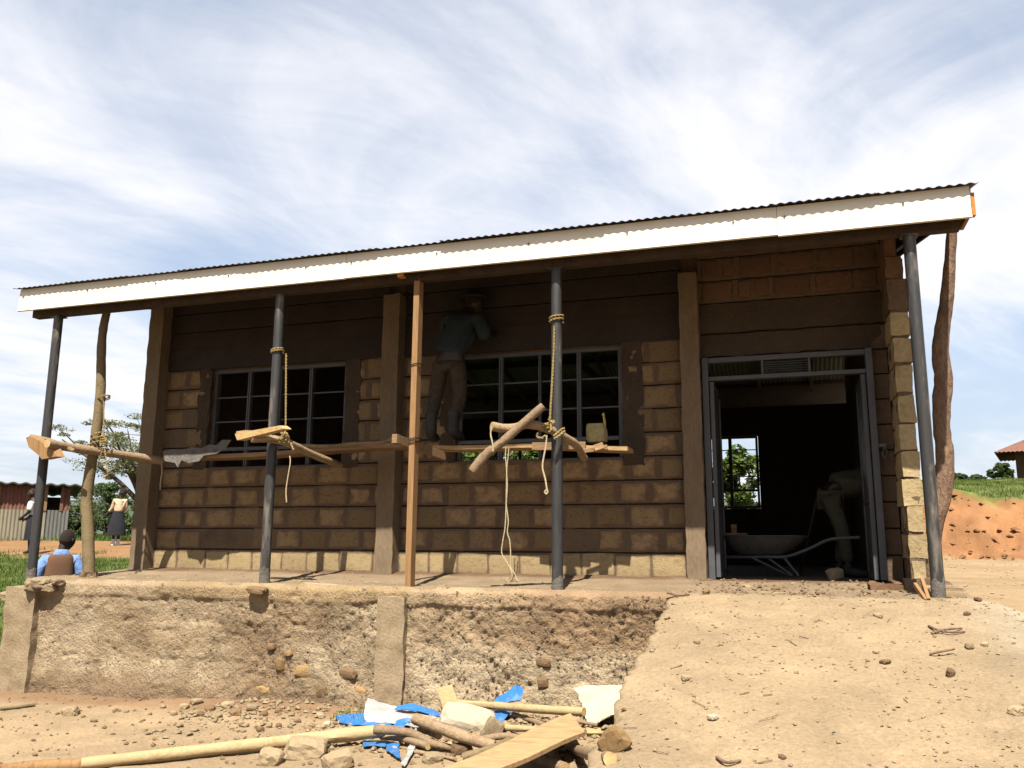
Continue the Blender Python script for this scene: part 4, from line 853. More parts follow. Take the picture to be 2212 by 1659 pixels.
def hand(parent, wrist, elbow, s=1.0, fan=(0, 1, 0)):
    """palm and five bent fingers continuing the forearm"""
    w, e = Vector(wrist), Vector(elbow); d = (w-e).normalized(); f = Vector(fan); f = (f-d*f.dot(d)).normalized(); pn = d.cross(f)
    m_ = MB(); m_.tube([w-d*.02*s, w+d*.02*s, w+d*.055*s, w+d*.085*s], [.022*s, .032*s, .038*s, .036*s], 10, 0, None, 0, 0, 1)
    for i, (off, ln) in enumerate(((-.028, .062), (-.0095, .074), (.0095, .07), (.027, .055))):
        b = w+d*.075*s+f*off*s; m_.tube([b, b+d*ln*.5*s+pn*.004*s, b+d*ln*.8*s+pn*.016*s, b+d*ln*.95*s+pn*.03*s], [.0095*s, .009*s, .0085*s, .006*s], 7)
    b = w+d*.03*s-f*.028*s; m_.tube([b, b+d*.025*s-f*.02*s+pn*.01*s, b+d*.055*s-f*.024*s+pn*.02*s], [.012*s, .011*s, .008*s], 7)
    return m_
def fig(parent, J, skinmat='skin', shoes='c_black', hands=True, hs=1.0):
    """one continuous body: pelvis root, spine, neck, limbs"""
    bones = [('pel','chest'),('chest','neck'),('neck','skull'),('chest','shL'),('shL','elL'),('elL','wrL'),('chest','shR'),('shR','elR'),('elR','wrR'),
             ('pel','hpL'),('hpL','knL'),('knL','anL'),('anL','toL'),('pel','hpR'),('hpR','knR'),('knR','anR'),('anR','toR')]
    return skin('body', J, bones, skinmat, parent)

# --- schoolboy behind the left end of the veranda
cb = at(128, 1240, Y=-.45); gb = gz(cb.x, cb.y)
ang = math.atan2(-(cb.x-cC.x), cb.y-cC.y)
topz = at(148, 1140, Y=-.45).z; Hh = topz-gb
BOY = empty('person', (cb.x, cb.y, gb), 'schoolboy in light blue shirt and brown sleeveless pullover seen from behind', 'person', None, ang)
s = Hh/1.45
def J(d): return {k: (v[0]*s, v[1]*s, v[2]*s, (v[3]*s if not hasattr(v[3], '__len__') else tuple(q*s for q in v[3]))) for k, v in d.items()}
bj = J({'pel':(0,0,.74,(.115,.085)),'chest':(0,.01,1.03,(.10,.075)),'neck':(.005,.02,1.19,.046),'skull':(.02,.04,1.29,.055),
      'shL':(-.150,.01,1.085,.034),'elL':(-.245,.0,.90,.036),'wrL':(-.20,.16,.76,.026),'shR':(.150,.01,1.085,.034),'elR':(.245,.0,.90,.036),'wrR':(.20,.16,.78,.026),
      'hpL':(-.075,0,.70,.07),'knL':(-.08,.02,.42,.05),'anL':(-.08,0,.09,.035),'toL':(-.085,.13,.035,.03),'hpR':(.075,0,.70,.07),'knR':(.08,.02,.42,.05),'anR':(.08,0,.09,.035),'toR':(.085,.13,.035,.03)})
fig(BOY, bj)
for sd_ in 'LR':
    w_, e_ = bj['wr'+sd_], bj['el'+sd_]; hand(BOY, w_[:3], e_[:3], s, (1, 0, 0)).build('hand', 'skin', BOY, True, True)
head(BOY, (.05*s, .05*s, 1.306*s), .110*s, R(-38), R(-6))
skin('shirt', J({'c':(0,.0,.98,(.135,.098)),'b':(0,0,.72,(.14,.1)),'n':(0,.01,1.13,(.105,.075)),'sl':(-.15,.0,1.095,.066),'el':(-.215,-.01,.97,.070),'fl':(-.25,.01,.80,.080),'ll':(-.255,.02,.76,.076),'sr':(.15,0,1.095,.066),'er':(.215,-.01,.97,.070),'fr':(.25,.01,.80,.080),'lr':(.255,.02,.76,.076)}),
     [('c','b'),('c','n'),('n','sl'),('sl','el'),('el','fl'),('fl','ll'),('n','sr'),('sr','er'),('er','fr'),('fr','lr')], 'c_blue', BOY)
MB().loft([(.004*s, (.015+.02*(1.2-z))*s, z*s, a*s, b*s) for z, a, b in ((1.115,.100,.085),(1.15,.094,.082),(1.17,.082,.075),(1.195,.068,.066),(1.20,.064,.062),(1.185,.056,.054))], 24, 2.1).build('collar', 'c_blue', BOY, True, True)
MB().loft([(0, -.004*s, z*s, a*s, b*s) for z, a, b in ((.60,.165,.125),(.63,.172,.130),(.75,.166,.126),(.88,.158,.122),(.97,.152,.119),(1.04,.148,.116),(1.09,.142,.110),(1.125,.126,.098),(1.14,.108,.085))], 26, 3.0).build('pullover', 'c_brown', BOY, True, True)
MB().loft([(0, 0, z*s, a*s, b*s) for z, a, b in ((.42,.15,.11),(.55,.155,.115),(.68,.15,.115),(.72,.13,.10))], 20, 2.6).build('shorts', 'c_black', BOY, True, True)

# --- girl by the acacia
def small_person(px, pfoot, Yd, label, kind, top='c_cream'):
    c = at(px, pfoot, Y=Yd); g = gz(c.x, c.y); a = math.atan2(-(c.x-cC.x), c.y-cC.y)
    return c, g, a
Yg = 12.5
cg = at(250, 1165, Y=Yg); gg = gz(cg.x, cg.y); sg = (at(255, 1055, Y=Yg).z-gg)/1.5
GIRL = empty('person', (cg.x, cg.y, gg), 'girl in cream blouse and black skirt standing under the acacia', 'person', None, math.atan2(-(cg.x-cC.x), cg.y-cC.y))
s = sg
gj = J({'pel':(.0,0,.82,(.10,.08)),'chest':(.03,.02,1.10,(.09,.07)),'neck':(.04,.03,1.27,.042),'skull':(.06,.03,1.36,.05),'shL':(-.09,.05,1.17,.034),'elL':(-.14,.10,.98,.035),'wrL':(-.24,.18,.86,.026),
       'shR':(.15,.0,1.17,.034),'elR':(.17,.02,.96,.035),'wrR':(.06,.16,.86,.026),'hpL':(-.07,0,.78,.07),'knL':(-.06,.02,.46,.05),'anL':(-.06,0,.09,.035),'toL':(-.1,.1,.035,.03),'hpR':(.07,0,.78,.07),'knR':(.06,.02,.46,.05),'anR':(.06,0,.09,.035),'toR':(.06,.13,.035,.03)})
fig(GIRL, gj); hand(GIRL, gj['wrL'][:3], gj['elL'][:3], s).build('hand', 'skin', GIRL, True, True); hand(GIRL, gj['wrR'][:3], gj['elR'][:3], s).build('hand', 'skin', GIRL, True, True)
head(GIRL, (.075*s, .03*s, 1.39*s), .108*s, R(60), 0, 1.1)
skin('blouse', J({'c':(.015,.01,1.05,(.14,.105)),'b':(0,0,.85,(.115,.09)),'n':(.03,.02,1.215,(.10,.08)),'sl':(-.1,.05,1.19,.064),'el':(-.145,.1,.98,.055),'fl':(-.22,.165,.885,.042),'sr':(.155,0,1.19,.064),'er':(.175,.02,.96,.055),'fr':(.09,.13,.875,.042)}),
     [('c','b'),('c','n'),('n','sl'),('sl','el'),('el','fl'),('n','sr'),('sr','er'),('er','fr')], 'c_cream', GIRL)
mbs = MB(); mbs.loft([(0, 0, z*s, a*s*(1), b*s) for z, a, b in ((.27,.235,.20),(.30,.238,.20),(.5,.21,.175),(.7,.17,.14),(.82,.135,.11),(.90,.118,.098))], 24, 2.2); mbs.build('skirt', 'c_black', GIRL, True, True)
for sx in (-.06, .06): MB().tube([(sx*s, 0, .02*s), (sx*s, .0, .1*s), (sx*s, .0, .18*s)], [.05*s, .046*s, .045*s], 10).build('sock', 'c_white', GIRL, True, True)
# --- person in white behind the leftmost pipe
Yw = 9.5
cw = at(68, 1165, Y=Yw); gw = gz(cw.x, cw.y); s = (at(80, 1056, Y=Yw).z-gw)/1.5
WHT = empty('person', (cw.x, cw.y, gw), 'pupil in white shirt and dark skirt half hidden by the leftmost dark pipe', 'person', None, math.atan2(-(cw.x-cC.x), cw.y-cC.y)+R(70))
wj = J({'pel':(0,0,.82,(.10,.08)),'chest':(0,.04,1.13,(.11,.085)),'neck':(0,.05,1.26,.045),'skull':(0,.07,1.35,.05),'shL':(-.14,.04,1.19,.045),'elL':(-.17,.05,.97,.035),'wrL':(-.13,.18,.86,.026),
       'shR':(.14,.04,1.19,.045),'elR':(.17,.05,.97,.035),'wrR':(.13,.18,.86,.026),'hpL':(-.07,0,.78,.07),'knL':(-.06,.02,.46,.05),'anL':(-.06,0,.09,.035),'toL':(-.07,.13,.035,.03),'hpR':(.07,0,.78,.07),'knR':(.06,.02,.46,.05),'anR':(.06,0,.09,.035),'toR':(.07,.13,.035,.03)})
fig(WHT, wj); head(WHT, (0, .08*s, 1.39*s), .105*s, 0, 0)
for q in 'LR': hand(WHT, wj['wr'+q][:3], wj['el'+q][:3], s).build('hand', 'skin', WHT, True, True)
skin('shirt', J({'c':(0,.02,1.06,(.14,.12)),'b':(0,0,.86,(.13,.11)),'n':(0,.05,1.21,(.10,.08)),'sl':(-.145,.04,1.18,.068),'el':(-.18,.05,.98,.068),'sr':(.145,.04,1.18,.068),'er':(.18,.05,.98,.068)}),
     [('c','b'),('c','n'),('n','sl'),('sl','el'),('n','sr'),('sr','er')], 'c_white', WHT)
MB().loft([(0, 0, z*s, a*s, b*s) for z, a, b in ((.32,.17,.16),(.5,.165,.15),(.7,.15,.135),(.82,.13,.115),(.9,.12,.105))], 22, 2.2).build('skirt', 'c_black', WHT, True, True)
# --- plasterer on the scaffold
pm = at(958, 950, Y=-.60)
zpl = 1.43
MAN = empty('person', (-3.57, -.50, zpl), 'plasterer in blue green shirt and dusty brown trousers standing on the scaffold', 'person')
s = 1.0
mj = {'pel':(.06,.05,.90,(.14,.10)),'chest':(.13,.20,1.32,(.15,.11)),'neck':(.17,.30,1.49,.055),'skull':(.2,.36,1.56,.06),
      'shL':(-.06,.22,1.38,.06),'elL':(-.18,.38,1.26,.045),'wrL':(-.08,.56,1.42,.032),'shR':(.31,.20,1.38,.06),'elR':(.43,.16,1.12,.045),'wrR':(.42,.40,1.22,.032),
      'hpL':(-.05,.04,.86,.09),'knL':(-.13,.10,.48,.06),'anL':(-.13,.0,.10,.042),'toL':(-.15,.17,.04,.036),'hpR':(.15,.04,.86,.09),'knR':(.16,.12,.48,.06),'anR':(.13,.02,.10,.042),'toR':(.15,.19,.04,.036)}
fig(MAN, mj)
for q in 'LR': hand(MAN, mj['wr'+q][:3], mj['el'+q][:3], 1.15, (1, 0, 0)).build('hand', 'skin', MAN, True, True)
head(MAN, (.21, .38, 1.60), .125, R(-20), R(12))
skin('shirt', {'c':(.10,.13,1.15,(.18,.14)),'b':(.05,.05,.90,(.19,.15)),'n':(.15,.24,1.40,(.14,.10)),'sl':(-.07,.22,1.38,.088),'el':(-.15,.33,1.30,.085),'sr':(.32,.20,1.37,.088),'er':(.40,.175,1.20,.085),'ee':(.425,.165,1.10,.08)},
     [('c','b'),('c','n'),('n','sl'),('sl','el'),('n','sr'),('sr','er'),('er','ee')], 'c_teal', MAN)
skin('trousers', {'p':(.05,.045,.90,(.15,.115)),'l':(-.06,.05,.80,.105),'lk':(-.13,.10,.48,.085),'la':(-.13,.01,.24,.07),'r':(.15,.05,.80,.105),'rk':(.16,.12,.48,.085),'ra':(.135,.02,.24,.07)},
     [('p','l'),('l','lk'),('lk','la'),('p','r'),('r','rk'),('rk','ra')], 'c_dirt', MAN)
for sx, ax in ((-.13, -.15), (.13, .15)):
    MB().tube(spline([(sx, .0, .30), (sx, .0, .18), (sx, .01, .09), (ax, .08, .055), (ax, .20, .045)], 4), [.066,.066,.065,.062,.062,.062,.062,.062,.06,.058,.055,.054,.053,.052,.05,.05,.04], 12).build('boot', 'boot', MAN, True, True)
MB().tube(ring((.21, .38, 1.66), .17, 0, 20, 1, 0), .012, 8).loft([(.21,.38,1.655,.17,.17),(.21,.38,1.665,.165,.165),(.21,.38,1.70,.11,.12),(.21,.38,1.75,.085,.095)], 20, 2).build('hat', 'c_black', MAN, True, True)
# --- man bending inside the doorway
BND = empty('person', (.40, 1.25, 0), 'worker in khaki clothes bending forward inside the dark doorway', 'person')
bd = {'pel':(.0,0,.95,(.13,.12)),'chest':(.42,.10,1.06,(.12,.14)),'neck':(.60,.13,1.03,.055),'skull':(.70,.14,.98,.06),'shL':(.46,.28,1.02,.06),'elL':(.58,.28,.76,.045),'wrL':(.62,.20,.52,.032),'shR':(.46,-.08,1.02,.06),'elR':(.56,-.10,.76,.045),'wrR':(.66,-.04,.54,.032),
      'hpL':(-.02,.09,.92,.09),'knL':(.10,.14,.50,.06),'anL':(.04,.16,.09,.042),'toL':(.21,.18,.04,.036),'hpR':(-.02,-.09,.92,.09),'knR':(.08,-.12,.50,.06),'anR':(.12,-.14,.09,.042),'toR':(.29,-.16,.04,.036)}
fig(BND, bd); head(BND, (.74, .14, .97), .122, R(-90), R(-40))
for q in 'LR': hand(BND, bd['wr'+q][:3], bd['el'+q][:3], 1.1).build('hand', 'skin', BND, True, True)
skin('shirt', {'c':(.22,.05,1.03,(.16,.17)),'b':(.0,.0,.97,(.15,.15)),'n':(.46,.10,1.05,(.11,.14)),'sl':(.46,.26,1.01,.085),'el':(.55,.28,.82,.08),'sr':(.46,-.07,1.01,.085),'er':(.54,-.09,.82,.08)},
     [('c','b'),('c','n'),('n','sl'),('sl','el'),('n','sr'),('sr','er')], 'c_khaki', BND)
skin('trousers', {'p':(-.02,.0,.93,(.14,.14)),'l':(-.02,.09,.84,.11),'lk':(.10,.14,.50,.085),'la':(.05,.16,.14,.068),'r':(-.02,-.09,.84,.11),'rk':(.08,-.12,.50,.085),'ra':(.12,-.14,.14,.068)},
     [('p','l'),('l','lk'),('lk','la'),('p','r'),('r','rk'),('rk','ra')], 'c_khaki', BND)
for y_, x_ in ((.16, .04), (-.14, .12)):
    MB().tube(spline([(x_, y_, .13), (x_, y_, .07), (x_+.07, y_, .05), (x_+.19, y_-.01, .04)], 4), [.058,.058,.057,.056,.055,.054,.053,.052,.05,.05,.048,.045,.035], 12).build('shoe', 'boot', BND, True, True)
bake()

# ================================================================ things in the doorway
wy = .95
BAR = empty('wheelbarrow', (-.30, wy, 0), 'dusty steel wheelbarrow standing inside the doorway', 'wheelbarrow')
def ringrect(cx, z, hx, hy): return (cx, wy, z, hx, hy)
mbb = MB(); mbb.loft([ringrect(-.38, .235, .24, .17), ringrect(-.36, .30, .34, .23), ringrect(-.34, .38, .41, .28), ringrect(-.33, .43, .45, .30)], 28, 4.0, 0, False)
mbb.loft([ringrect(-.33, .43, .45, .30), ringrect(-.34, .385, .40, .27), ringrect(-.36, .31, .33, .22), ringrect(-.38, .25, .22, .15), ringrect(-.38, .249, .01, .01)], 28, 4.0, 0, False); mbb.build('tray', 'barrow', BAR, True)
MB().tube([(-.33+.45*math.copysign(abs(math.cos(a))**.5, math.cos(a)), wy+.30*math.copysign(abs(math.sin(a))**.5, math.sin(a)), .43) for a in np.linspace(0, 2*math.pi, 40)], .011, 6).build('rim', 'tube', BAR, True)
for sy_ in (-1, 1):
    MB().tube(spline([(-.95, wy+.06*sy_, .22), (-.72, wy+.15*sy_, .205), (-.35, wy+.2*sy_, .21), (-.1, wy+.23*sy_, .22), (.12, wy+.26*sy_, .30), (.34, wy+.28*sy_, .40), (.62, wy+.29*sy_, .42)], 5), .017, 8).build('handle', 'tube', BAR, True)
    lg = MB(); lg.tube([(-.46, wy+.2*sy_, .20), (-.10, wy+.24*sy_, .02), (-.0, wy+.24*sy_, .02), (-.14, wy+.22*sy_, .21)], .013, 7); lg.tube([(-.30, wy+.2*sy_, .20), (-.06, wy+.24*sy_, .02)], .010, 6); lg.build('leg', 'tube', BAR, True)
wh = MB(); wh.tube([(-.95+.165*math.cos(a), wy, .19+.165*math.sin(a)) for a in np.linspace(0, 2*math.pi, 28)], .036, 8); wl_ = wh.build('wheel', 'rubber', BAR, True)
MB().tube([(-.95, wy-.06, .19), (-.95, wy+.06, .19)], .02, 8).tube([(-.95, wy-.015, .19), (-.95, wy+.015, .19)], .13, 20).build('rim_disc', 'barrow', wl_)
# mortar heap in the tray + float
mp_ = empty('plaster_float', (-.64, wy-.05, .445), 'wooden plastering float lying on the wheelbarrow', 'tool')
MB().box(-.77, -.51, wy-.12, wy+.02, .445, .465).build('blade', 'timber_x', mp_); MB().box(-.68, -.62, wy-.07, wy-.03, .465, .56).build('grip', 'timber_x', mp_)
stick('spade_shaft', [(.02, 1.7, .02), (.16, 1.5, .55), (.28, 1.35, .98)], .016, ['rafter', 'rafter'], 'wooden tool shaft leaning behind the wheelbarrow by the worker', 'tool handle', 4, 8, .02, 2)
def stone(px, py, w, h, mt, label, Z=None, Y=None, group=None, sink=.35, rz=None, cat='stone', yv=None):
    """a stone whose foot is seen at the pixel, standing on whatever surface lies there"""
    if Y is not None: c = at(px, py, Y=Y)
    else:
        c = march(px, py)
    g = surf(c.x, c.y)
    pxm = (c-cC).dot(cF)/F_PX
    o = bpy.data.objects.new('stone', SM[mt][random.randrange(5)]); COL.objects.link(o)
    hw, hh = w*pxm*.5/.8, h*pxm*.5/.8
    o.location = (c.x, c.y+hw*.4, c.z+hh*(1-sink)); o.scale = (hw, hw*.85, hh); o.rotation_euler = (random.uniform(-.2,.2), random.uniform(-.25,.25), random.uniform(0,.6) if rz is None else rz)
    if label: tag(o, label, cat, group)
    return o
stone(1805, 1252, 32, 26, 'stone', 'rounded pale stone standing on end by the bending worker', Y=.35)
for (px, py, w, h, mt, lb) in ((1800,1266,18,9,'stone','flat light stone in the middle of the door threshold'), (1886,1270,18,16,'stone_b','round brown stone on the threshold below the right door leaf'), (1718,1270,22,11,'stone','pale lump left of centre on the threshold'),
    (1676,1276,18,9,'stone_b','reddish chip beside the pale lump on the threshold'), (1612,1272,20,9,'stone','greyish stone near the left door jamb'), (1525,1282,16,9,'stone_b','small red brown lump below the right concrete column'),
    (1982,1270,16,10,'stone_w','pale fragment just left of the toothed wall foot'), (1966,1280,22,13,'stone_w','white fragment lying before the wall foot rubble'), (1836,1274,20,8,'stone','thin pale flake beside the round brown threshold stone')):
    stone(px, py, w, h, mt, lb, group='stones along the door threshold')
# broken blocks at the foot of the toothed wall
mbx = MB(); p = at(1925, 1276, Y=-.75); rough_box(mbx, p.x-.17, p.x+.17, -.80, -.60, -.07, .01, .05, .012, 5); tag(mbx.build('broken_block', 'blockr', None, True), 'flat reddish block fragment lying before the right door leaf', 'block')
mbx = MB(); p = at(1988, 1276, Y=-.75); rough_box(mbx, p.x-.12, p.x+.14, -.82, -.62, -.08, .06, .05, .014, 8); tag(mbx.build('broken_block', 'block', None, True), 'broken yellowish block at the foot of the toothed wall end', 'block')
for i, (a, b, lb) in enumerate((((1976,1262),(2001,1298),'thin split stick leaning left of the right pipe foot'), ((1992,1252),(2006,1296),'short split stick leaning against the trunk foot'))):
    pa, pb = at(*a, Y=-1.42), at(*b, Y=-1.62); tag(MB().bar(pa, pb, .025, .03).build('split_stick', 'timber'), lb, 'stick')
for i, (xa, xb, yy_, dz, lb) in enumerate(((2040,2079,1271,.0,'topmost of the cut sticks right of the pipe foot'), (2038,2085,1280,0,'pale cut stick in the middle of the bundle by the pipe foot'), (2040,2086,1284,.0,'second lowest cut stick of the bundle by the pipe foot'), (2044,2088,1290,0,'lowest cut stick of the bundle by the right pipe foot'))):
    Yk = (-.95, -1.12, -1.2, -1.32)[i]
    pa, pb = at(xa-48, yy_, Y=Yk), at(xb, yy_, Y=Yk)
    za = max(surf(pa.x, pa.y), pa.z)
    stick('cut_stick', [(pa.x, Yk, pa.z), ((pa.x+pb.x)/2, Yk, (pa.z+pb.z)/2+.004), (pb.x, Yk, pb.z)], .022, ['bark', 'cut'] if i % 2 == 0 else ['bark_o', 'cut'], lb, 'stick', 4, 8, .06, i, 'sticks bundled at the right pipe foot')

# ================================================================ pile of offcuts at the foot of the plinth
def gp(px, py, lift=0.0):
    """point on the ground, or `lift` above it, seen at a pixel"""
    return march(px, py, lift, True)
def pile(name, pts, rad, mats, label, cat='branch', seed=0, k=5):
    P_ = [gp(x, y, l) for x, y, l in pts]; return stick(name, P_, rad, mats, label, cat, k, 10, .06, seed)
pile('long_pole', [(175,1650,.05),(330,1633,.05),(500,1614,.06),(660,1597,.07),(832,1578,.10)], (.040, .050), ['bark_y', 'cut'], 'long pale debarked pole lying across the lower left foreground', 'pole', 1)
pile('brown_pole', [(-20,1668,.03),(90,1656,.03),(205,1650,.03)], (.045, .042), ['timber', 'cut'], 'reddish brown pole end at the bottom left beyond the long pole', 'pole', 2)
pile('branch', [(808,1576,.13),(850,1578,.12),(890,1585,.09),(928,1603,.05)], (.034, .030), ['bark', 'cut'], 'curved branch stub starting over the tip of the long pale pole', 'branch', 3)
pile('branch', [(822,1591,.06),(870,1596,.05),(925,1612,.04)], (.022, .026), ['bark', 'cut'], 'thin olive branch just under the curved stub at the long pole tip', 'branch', 4)
pile('branch', [(898,1553,.17),(945,1571,.15),(1000,1591,.12),(1066,1612,.06)], (.042, .040), ['bark', 'cut'], 'thick grey branch running down from the white stone toward the big plank', 'branch', 5)
pile('branch', [(925,1604,.05),(960,1612,.04),(1000,1620,.03)], (.028, .020), ['bark', 'cut'], 'tapered dark branch end under the thick grey branch', 'branch', 6)
pile('branch', [(902,1577,.09),(925,1580,.08),(948,1590,.07)], (.022, .028), ['bark', 'cut'], 'short knobbly branch piece beside the thick grey branch', 'branch', 7)
pile('smooth_pole', [(990,1520,.10),(1060,1524,.11),(1150,1531,.12),(1262,1538,.12)], (.030, .034), ['bark_y', 'cut'], 'smooth tan pole lying level behind the white stone', 'pole', 8)
pile('pale_stick', [(1072,1571,.06),(1110,1573,.06),(1160,1576,.06)], (.026, .022), ['bark_y', 'cut'], 'yellowish stick whose end pokes out right of the white stone', 'stick', 9)
pile('brown_stick', [(1108,1543,.04),(1140,1553,.03),(1180,1568,.02)], (.02, .022), ['bark', 'cut'], 'short brown stick under the smooth tan pole', 'stick', 10)
pile('branch', [(1188,1596,.02),(1240,1618,.02),(1318,1640,.02)], (.034, .036), ['bark', 'cut'], 'log lying to the right beneath the big plank', 'branch', 11)
pile('branch', [(1178,1596,.07),(1195,1622,.05),(1212,1656,.02)], (.020, .022), ['bark', 'cut'], 'crooked stick crossing the log below the big plank', 'branch', 12)
pile('branch', [(1120,1632,.02),(1165,1640,.02),(1220,1662,.01)], (.042, .042), ['bark', 'cut'], 'bumpy thick log end at the bottom edge below the big plank', 'branch', 13)
pile('thin_stick', [(0,1530,.02),(40,1527,.02),(75,1522,.02)], (.016, .014), ['bark_o', 'cut'], 'thin stick at the far left lying by the plinth corner', 'stick', 14)
tag(MB().bar(at(1371,1500,Y=-1.72), at(1370,1443,Y=-1.70), .055, .03, (0, 1, 0)).build('upright_peg', 'timber'), 'upright slat stuck behind the white sack beside the ramp', 'peg')
pile('branch', [(1030,1600,.04),(1085,1590,.05),(1140,1596,.04)], (.026, .022), ['bark', 'cut'], 'dark branch lying behind the big plank below the cream stone', 'branch', 16)
pile('branch', [(1000,1636,.03),(1050,1622,.05),(1100,1600,.07)], (.03, .026), ['bark_o', 'cut'], 'olive branch slanting up under the left side of the big plank', 'branch', 17)
pile('thin_stick', [(880,1622,.02),(930,1629,.02),(985,1640,.02)], (.014, .011), ['bark', 'cut'], 'thin stick at the bottom between the blue ribbon and the big plank', 'stick', 18)
pile('thin_stick', [(1180,1560,.08),(1225,1556,.08),(1290,1566,.06)], (.016, .013), ['bark', 'cut'], 'thin stick beyond the top end of the big plank', 'stick', 19)
# big plank
def quadboard(name, q, lifts, th, mat, label, cat='plank'):
    f = [gp(x, y, l) for (x, y), l in zip(q, lifts)]
    nrm = (f[1]-f[0]).cross(f[3]-f[0]).normalized(); nrm = -nrm if nrm.z < 0 else nrm
    k_ = len(f); n_ = 10; m_ = MB()
    A = [f[0].lerp(f[1], i/n_) for i in range(n_+1)]; Bq = [f[3].lerp(f[2], i/n_) for i in range(n_+1)]
    V = []
    for i in range(n_+1):
        w_ = nrm*(.006*math.sin(i*.8)); V += [A[i]+w_, Bq[i]+w_, Bq[i]-nrm*th+w_, A[i]-nrm*th+w_]
    m_.add(V, [(i*4+j, i*4+(j+1) % 4, (i+1)*4+(j+1) % 4, (i+1)*4+j) for i in range(n_) for j in range(4)]+[(3,2,1,0), (n_*4, n_*4+1, n_*4+2, n_*4+3)])
    return tag(m_.build(name, mat), label, cat)
pr = at(1232, 1540, Y=-2.35); 
def seg(px, py, Y_, up=.03):
    p = at(px, py, Y=Y_)
    return p if p.z > surf(p.x, p.y)+up else march(px, py, up, True)
f = [seg(1232,1540,-2.2,.16), seg(1264,1581,-2.5,.16), seg(985,1700,-3.3,.20), seg(800,1728,-3.1,.20)]
nrm = (f[1]-f[0]).cross(f[3]-f[0]).normalized(); nrm = -nrm if nrm.z < 0 else nrm
m_ = MB(); n_ = 10; V = []
for i in range(n_+1):
    a, b = f[0].lerp(f[3], i/n_), f[1].lerp(f[2], i/n_); w_ = nrm*(.006*math.sin(i*.9)); V += [a+w_, b+w_, b-nrm*.026+w_, a-nrm*.026+w_]
m_.add(V, [(i*4+j, i*4+(j+1) % 4, (i+1)*4+(j+1) % 4, (i+1)*4+j) for i in range(n_) for j in range(4)]+[(3,2,1,0), (n_*4, n_*4+1, n_*4+2, n_*4+3)])
tag(m_.build('plank', 'plank'), 'big clean sawn plank lying aslant on top of the branch pile', 'plank')
f = [seg(943,1487,-1.72), seg(976,1478,-1.70), seg(1002,1556,-2.0), seg(970,1568,-2.02)]
nrm = (f[1]-f[0]).cross(f[3]-f[0]).normalized(); nrm = -nrm if nrm.y > 0 else nrm
tag(MB().add(f+[p-nrm*.022 for p in f], [(0,1,2,3),(7,6,5,4),(0,4,5,1),(1,5,6,2),(2,6,7,3),(3,7,4,0)]).build('short_board', 'plank'), 'short sawn board leaning upright against the plinth behind the white stone', 'board')
f = [seg(1262,1553,-1.95), seg(1292,1553,-1.93), seg(1300,1584,-2.2), seg(1268,1584,-2.25)]
tag(MB().add(f+[p+Vector((.01,.05,-.05)) for p in f], [(0,1,2,3),(7,6,5,4),(0,4,5,1),(1,5,6,2),(2,6,7,3),(3,7,4,0)]).build('wood_block', 'cut'), 'small yellow wood block just right of the big plank top end', 'offcut')
# white stone, tan slab
def bigstone(px, py, w, h, mt, label, Y_, rot, d=.8, seed=0, name='stone'):
    c = at(px, py, Y=Y_); pxm = (c-cC).dot(cF)/F_PX
    if c.z < surf(c.x, c.y)+.2*h*pxm: c = march(px, py, .2*h*pxm, True); pxm = (c-cC).dot(cF)/F_PX
    o = bpy.data.objects.new(name, stone_mesh(name, seed, mt, 3, .22, .75)); COL.objects.link(o)
    o.location = c; o.scale = (w*pxm*.58, w*pxm*.58*d, h*pxm*.6); o.rotation_euler = rot; return tag(o, label, 'stone')
bigstone(1008, 1560, 118, 56, 'stone_w', 'large cream white block stone in the middle of the branch pile', -2.15, (.25, .16, .35), .7, 21)
bigstone(1062, 1583, 42, 60, 'stone', 'rough grey stone tucked right of the large cream stone', -2.1, (.1, .5, .3), .7, 22)
bigstone(1326, 1603, 56, 62, 'stone_o', 'pointed ochre slab standing beside the ramp edge', -2.45, (.3, .75, .2), .5, 23)
bigstone(938, 1590, 34, 22, 'stone_w', 'small whitish chip wedged between branches', -2.5, (.2, .3, .6), .6, 24)
bigstone(152, 1539, 34, 24, 'stone', 'pale block stone standing alone on the dirt at left', -2.25, (.0, -.2, .3), .8, 25)
bigstone(660, 1622, 88, 52, 'stone', 'large sandy rock below the long pale pole', -3.1, (.1, .1, .4), .8, 26)
bigstone(730, 1648, 62, 44, 'stone', 'second sandy rock at the bottom right of the large one', -3.25, (.1, -.2, .8), .8, 27)
bigstone(585, 1640, 52, 40, 'stone', 'sandy rock at the bottom left of the large rock', -3.3, (.2, .2, .2), .8, 28)
bigstone(998, 1621, 48, 30, 'stone_b', 'flat grey brown stone below the thick branch', -2.75, (.1, .0, .5), .8, 29)
bigstone(935, 1640, 40, 26, 'stone', 'pale stone at the bottom beside the blue ribbon', -2.9, (.1, .1, .9), .8, 30)
bigstone(2196, 1537, 34, 22, 'stone', 'pale stone at the right frame edge low on the ramp', -3.2, (.1, .0, .8), .8, 32)
bigstone(556, 1275, 46, 15, 'stone_b', 'dark broken concrete lump under the second pipe foot', -1.555, (.1, .1, .1), .6, 33)
bigstone(25, 1288, 46, 18, 'stone', 'pale flat stone on the left corner of the plinth', -1.55, (.1, .1, .1), .8, 35)
for i, (px, py, w, h) in enumerate(((92,1254,40,22),(108,1264,30,16),(72,1262,34,20),(125,1251,26,14))):
    bigstone(px, py+5, w, h, 'post', ('largest mud lump heaped at the leftmost pipe foot', 'front mud lump at the leftmost pipe foot', 'mud lump on the outer side of the leftmost pipe foot', 'small mud lump right of the leftmost pipe foot by the boy')[i], -1.47, (.2, .1, .4*i), .8, 40+i)
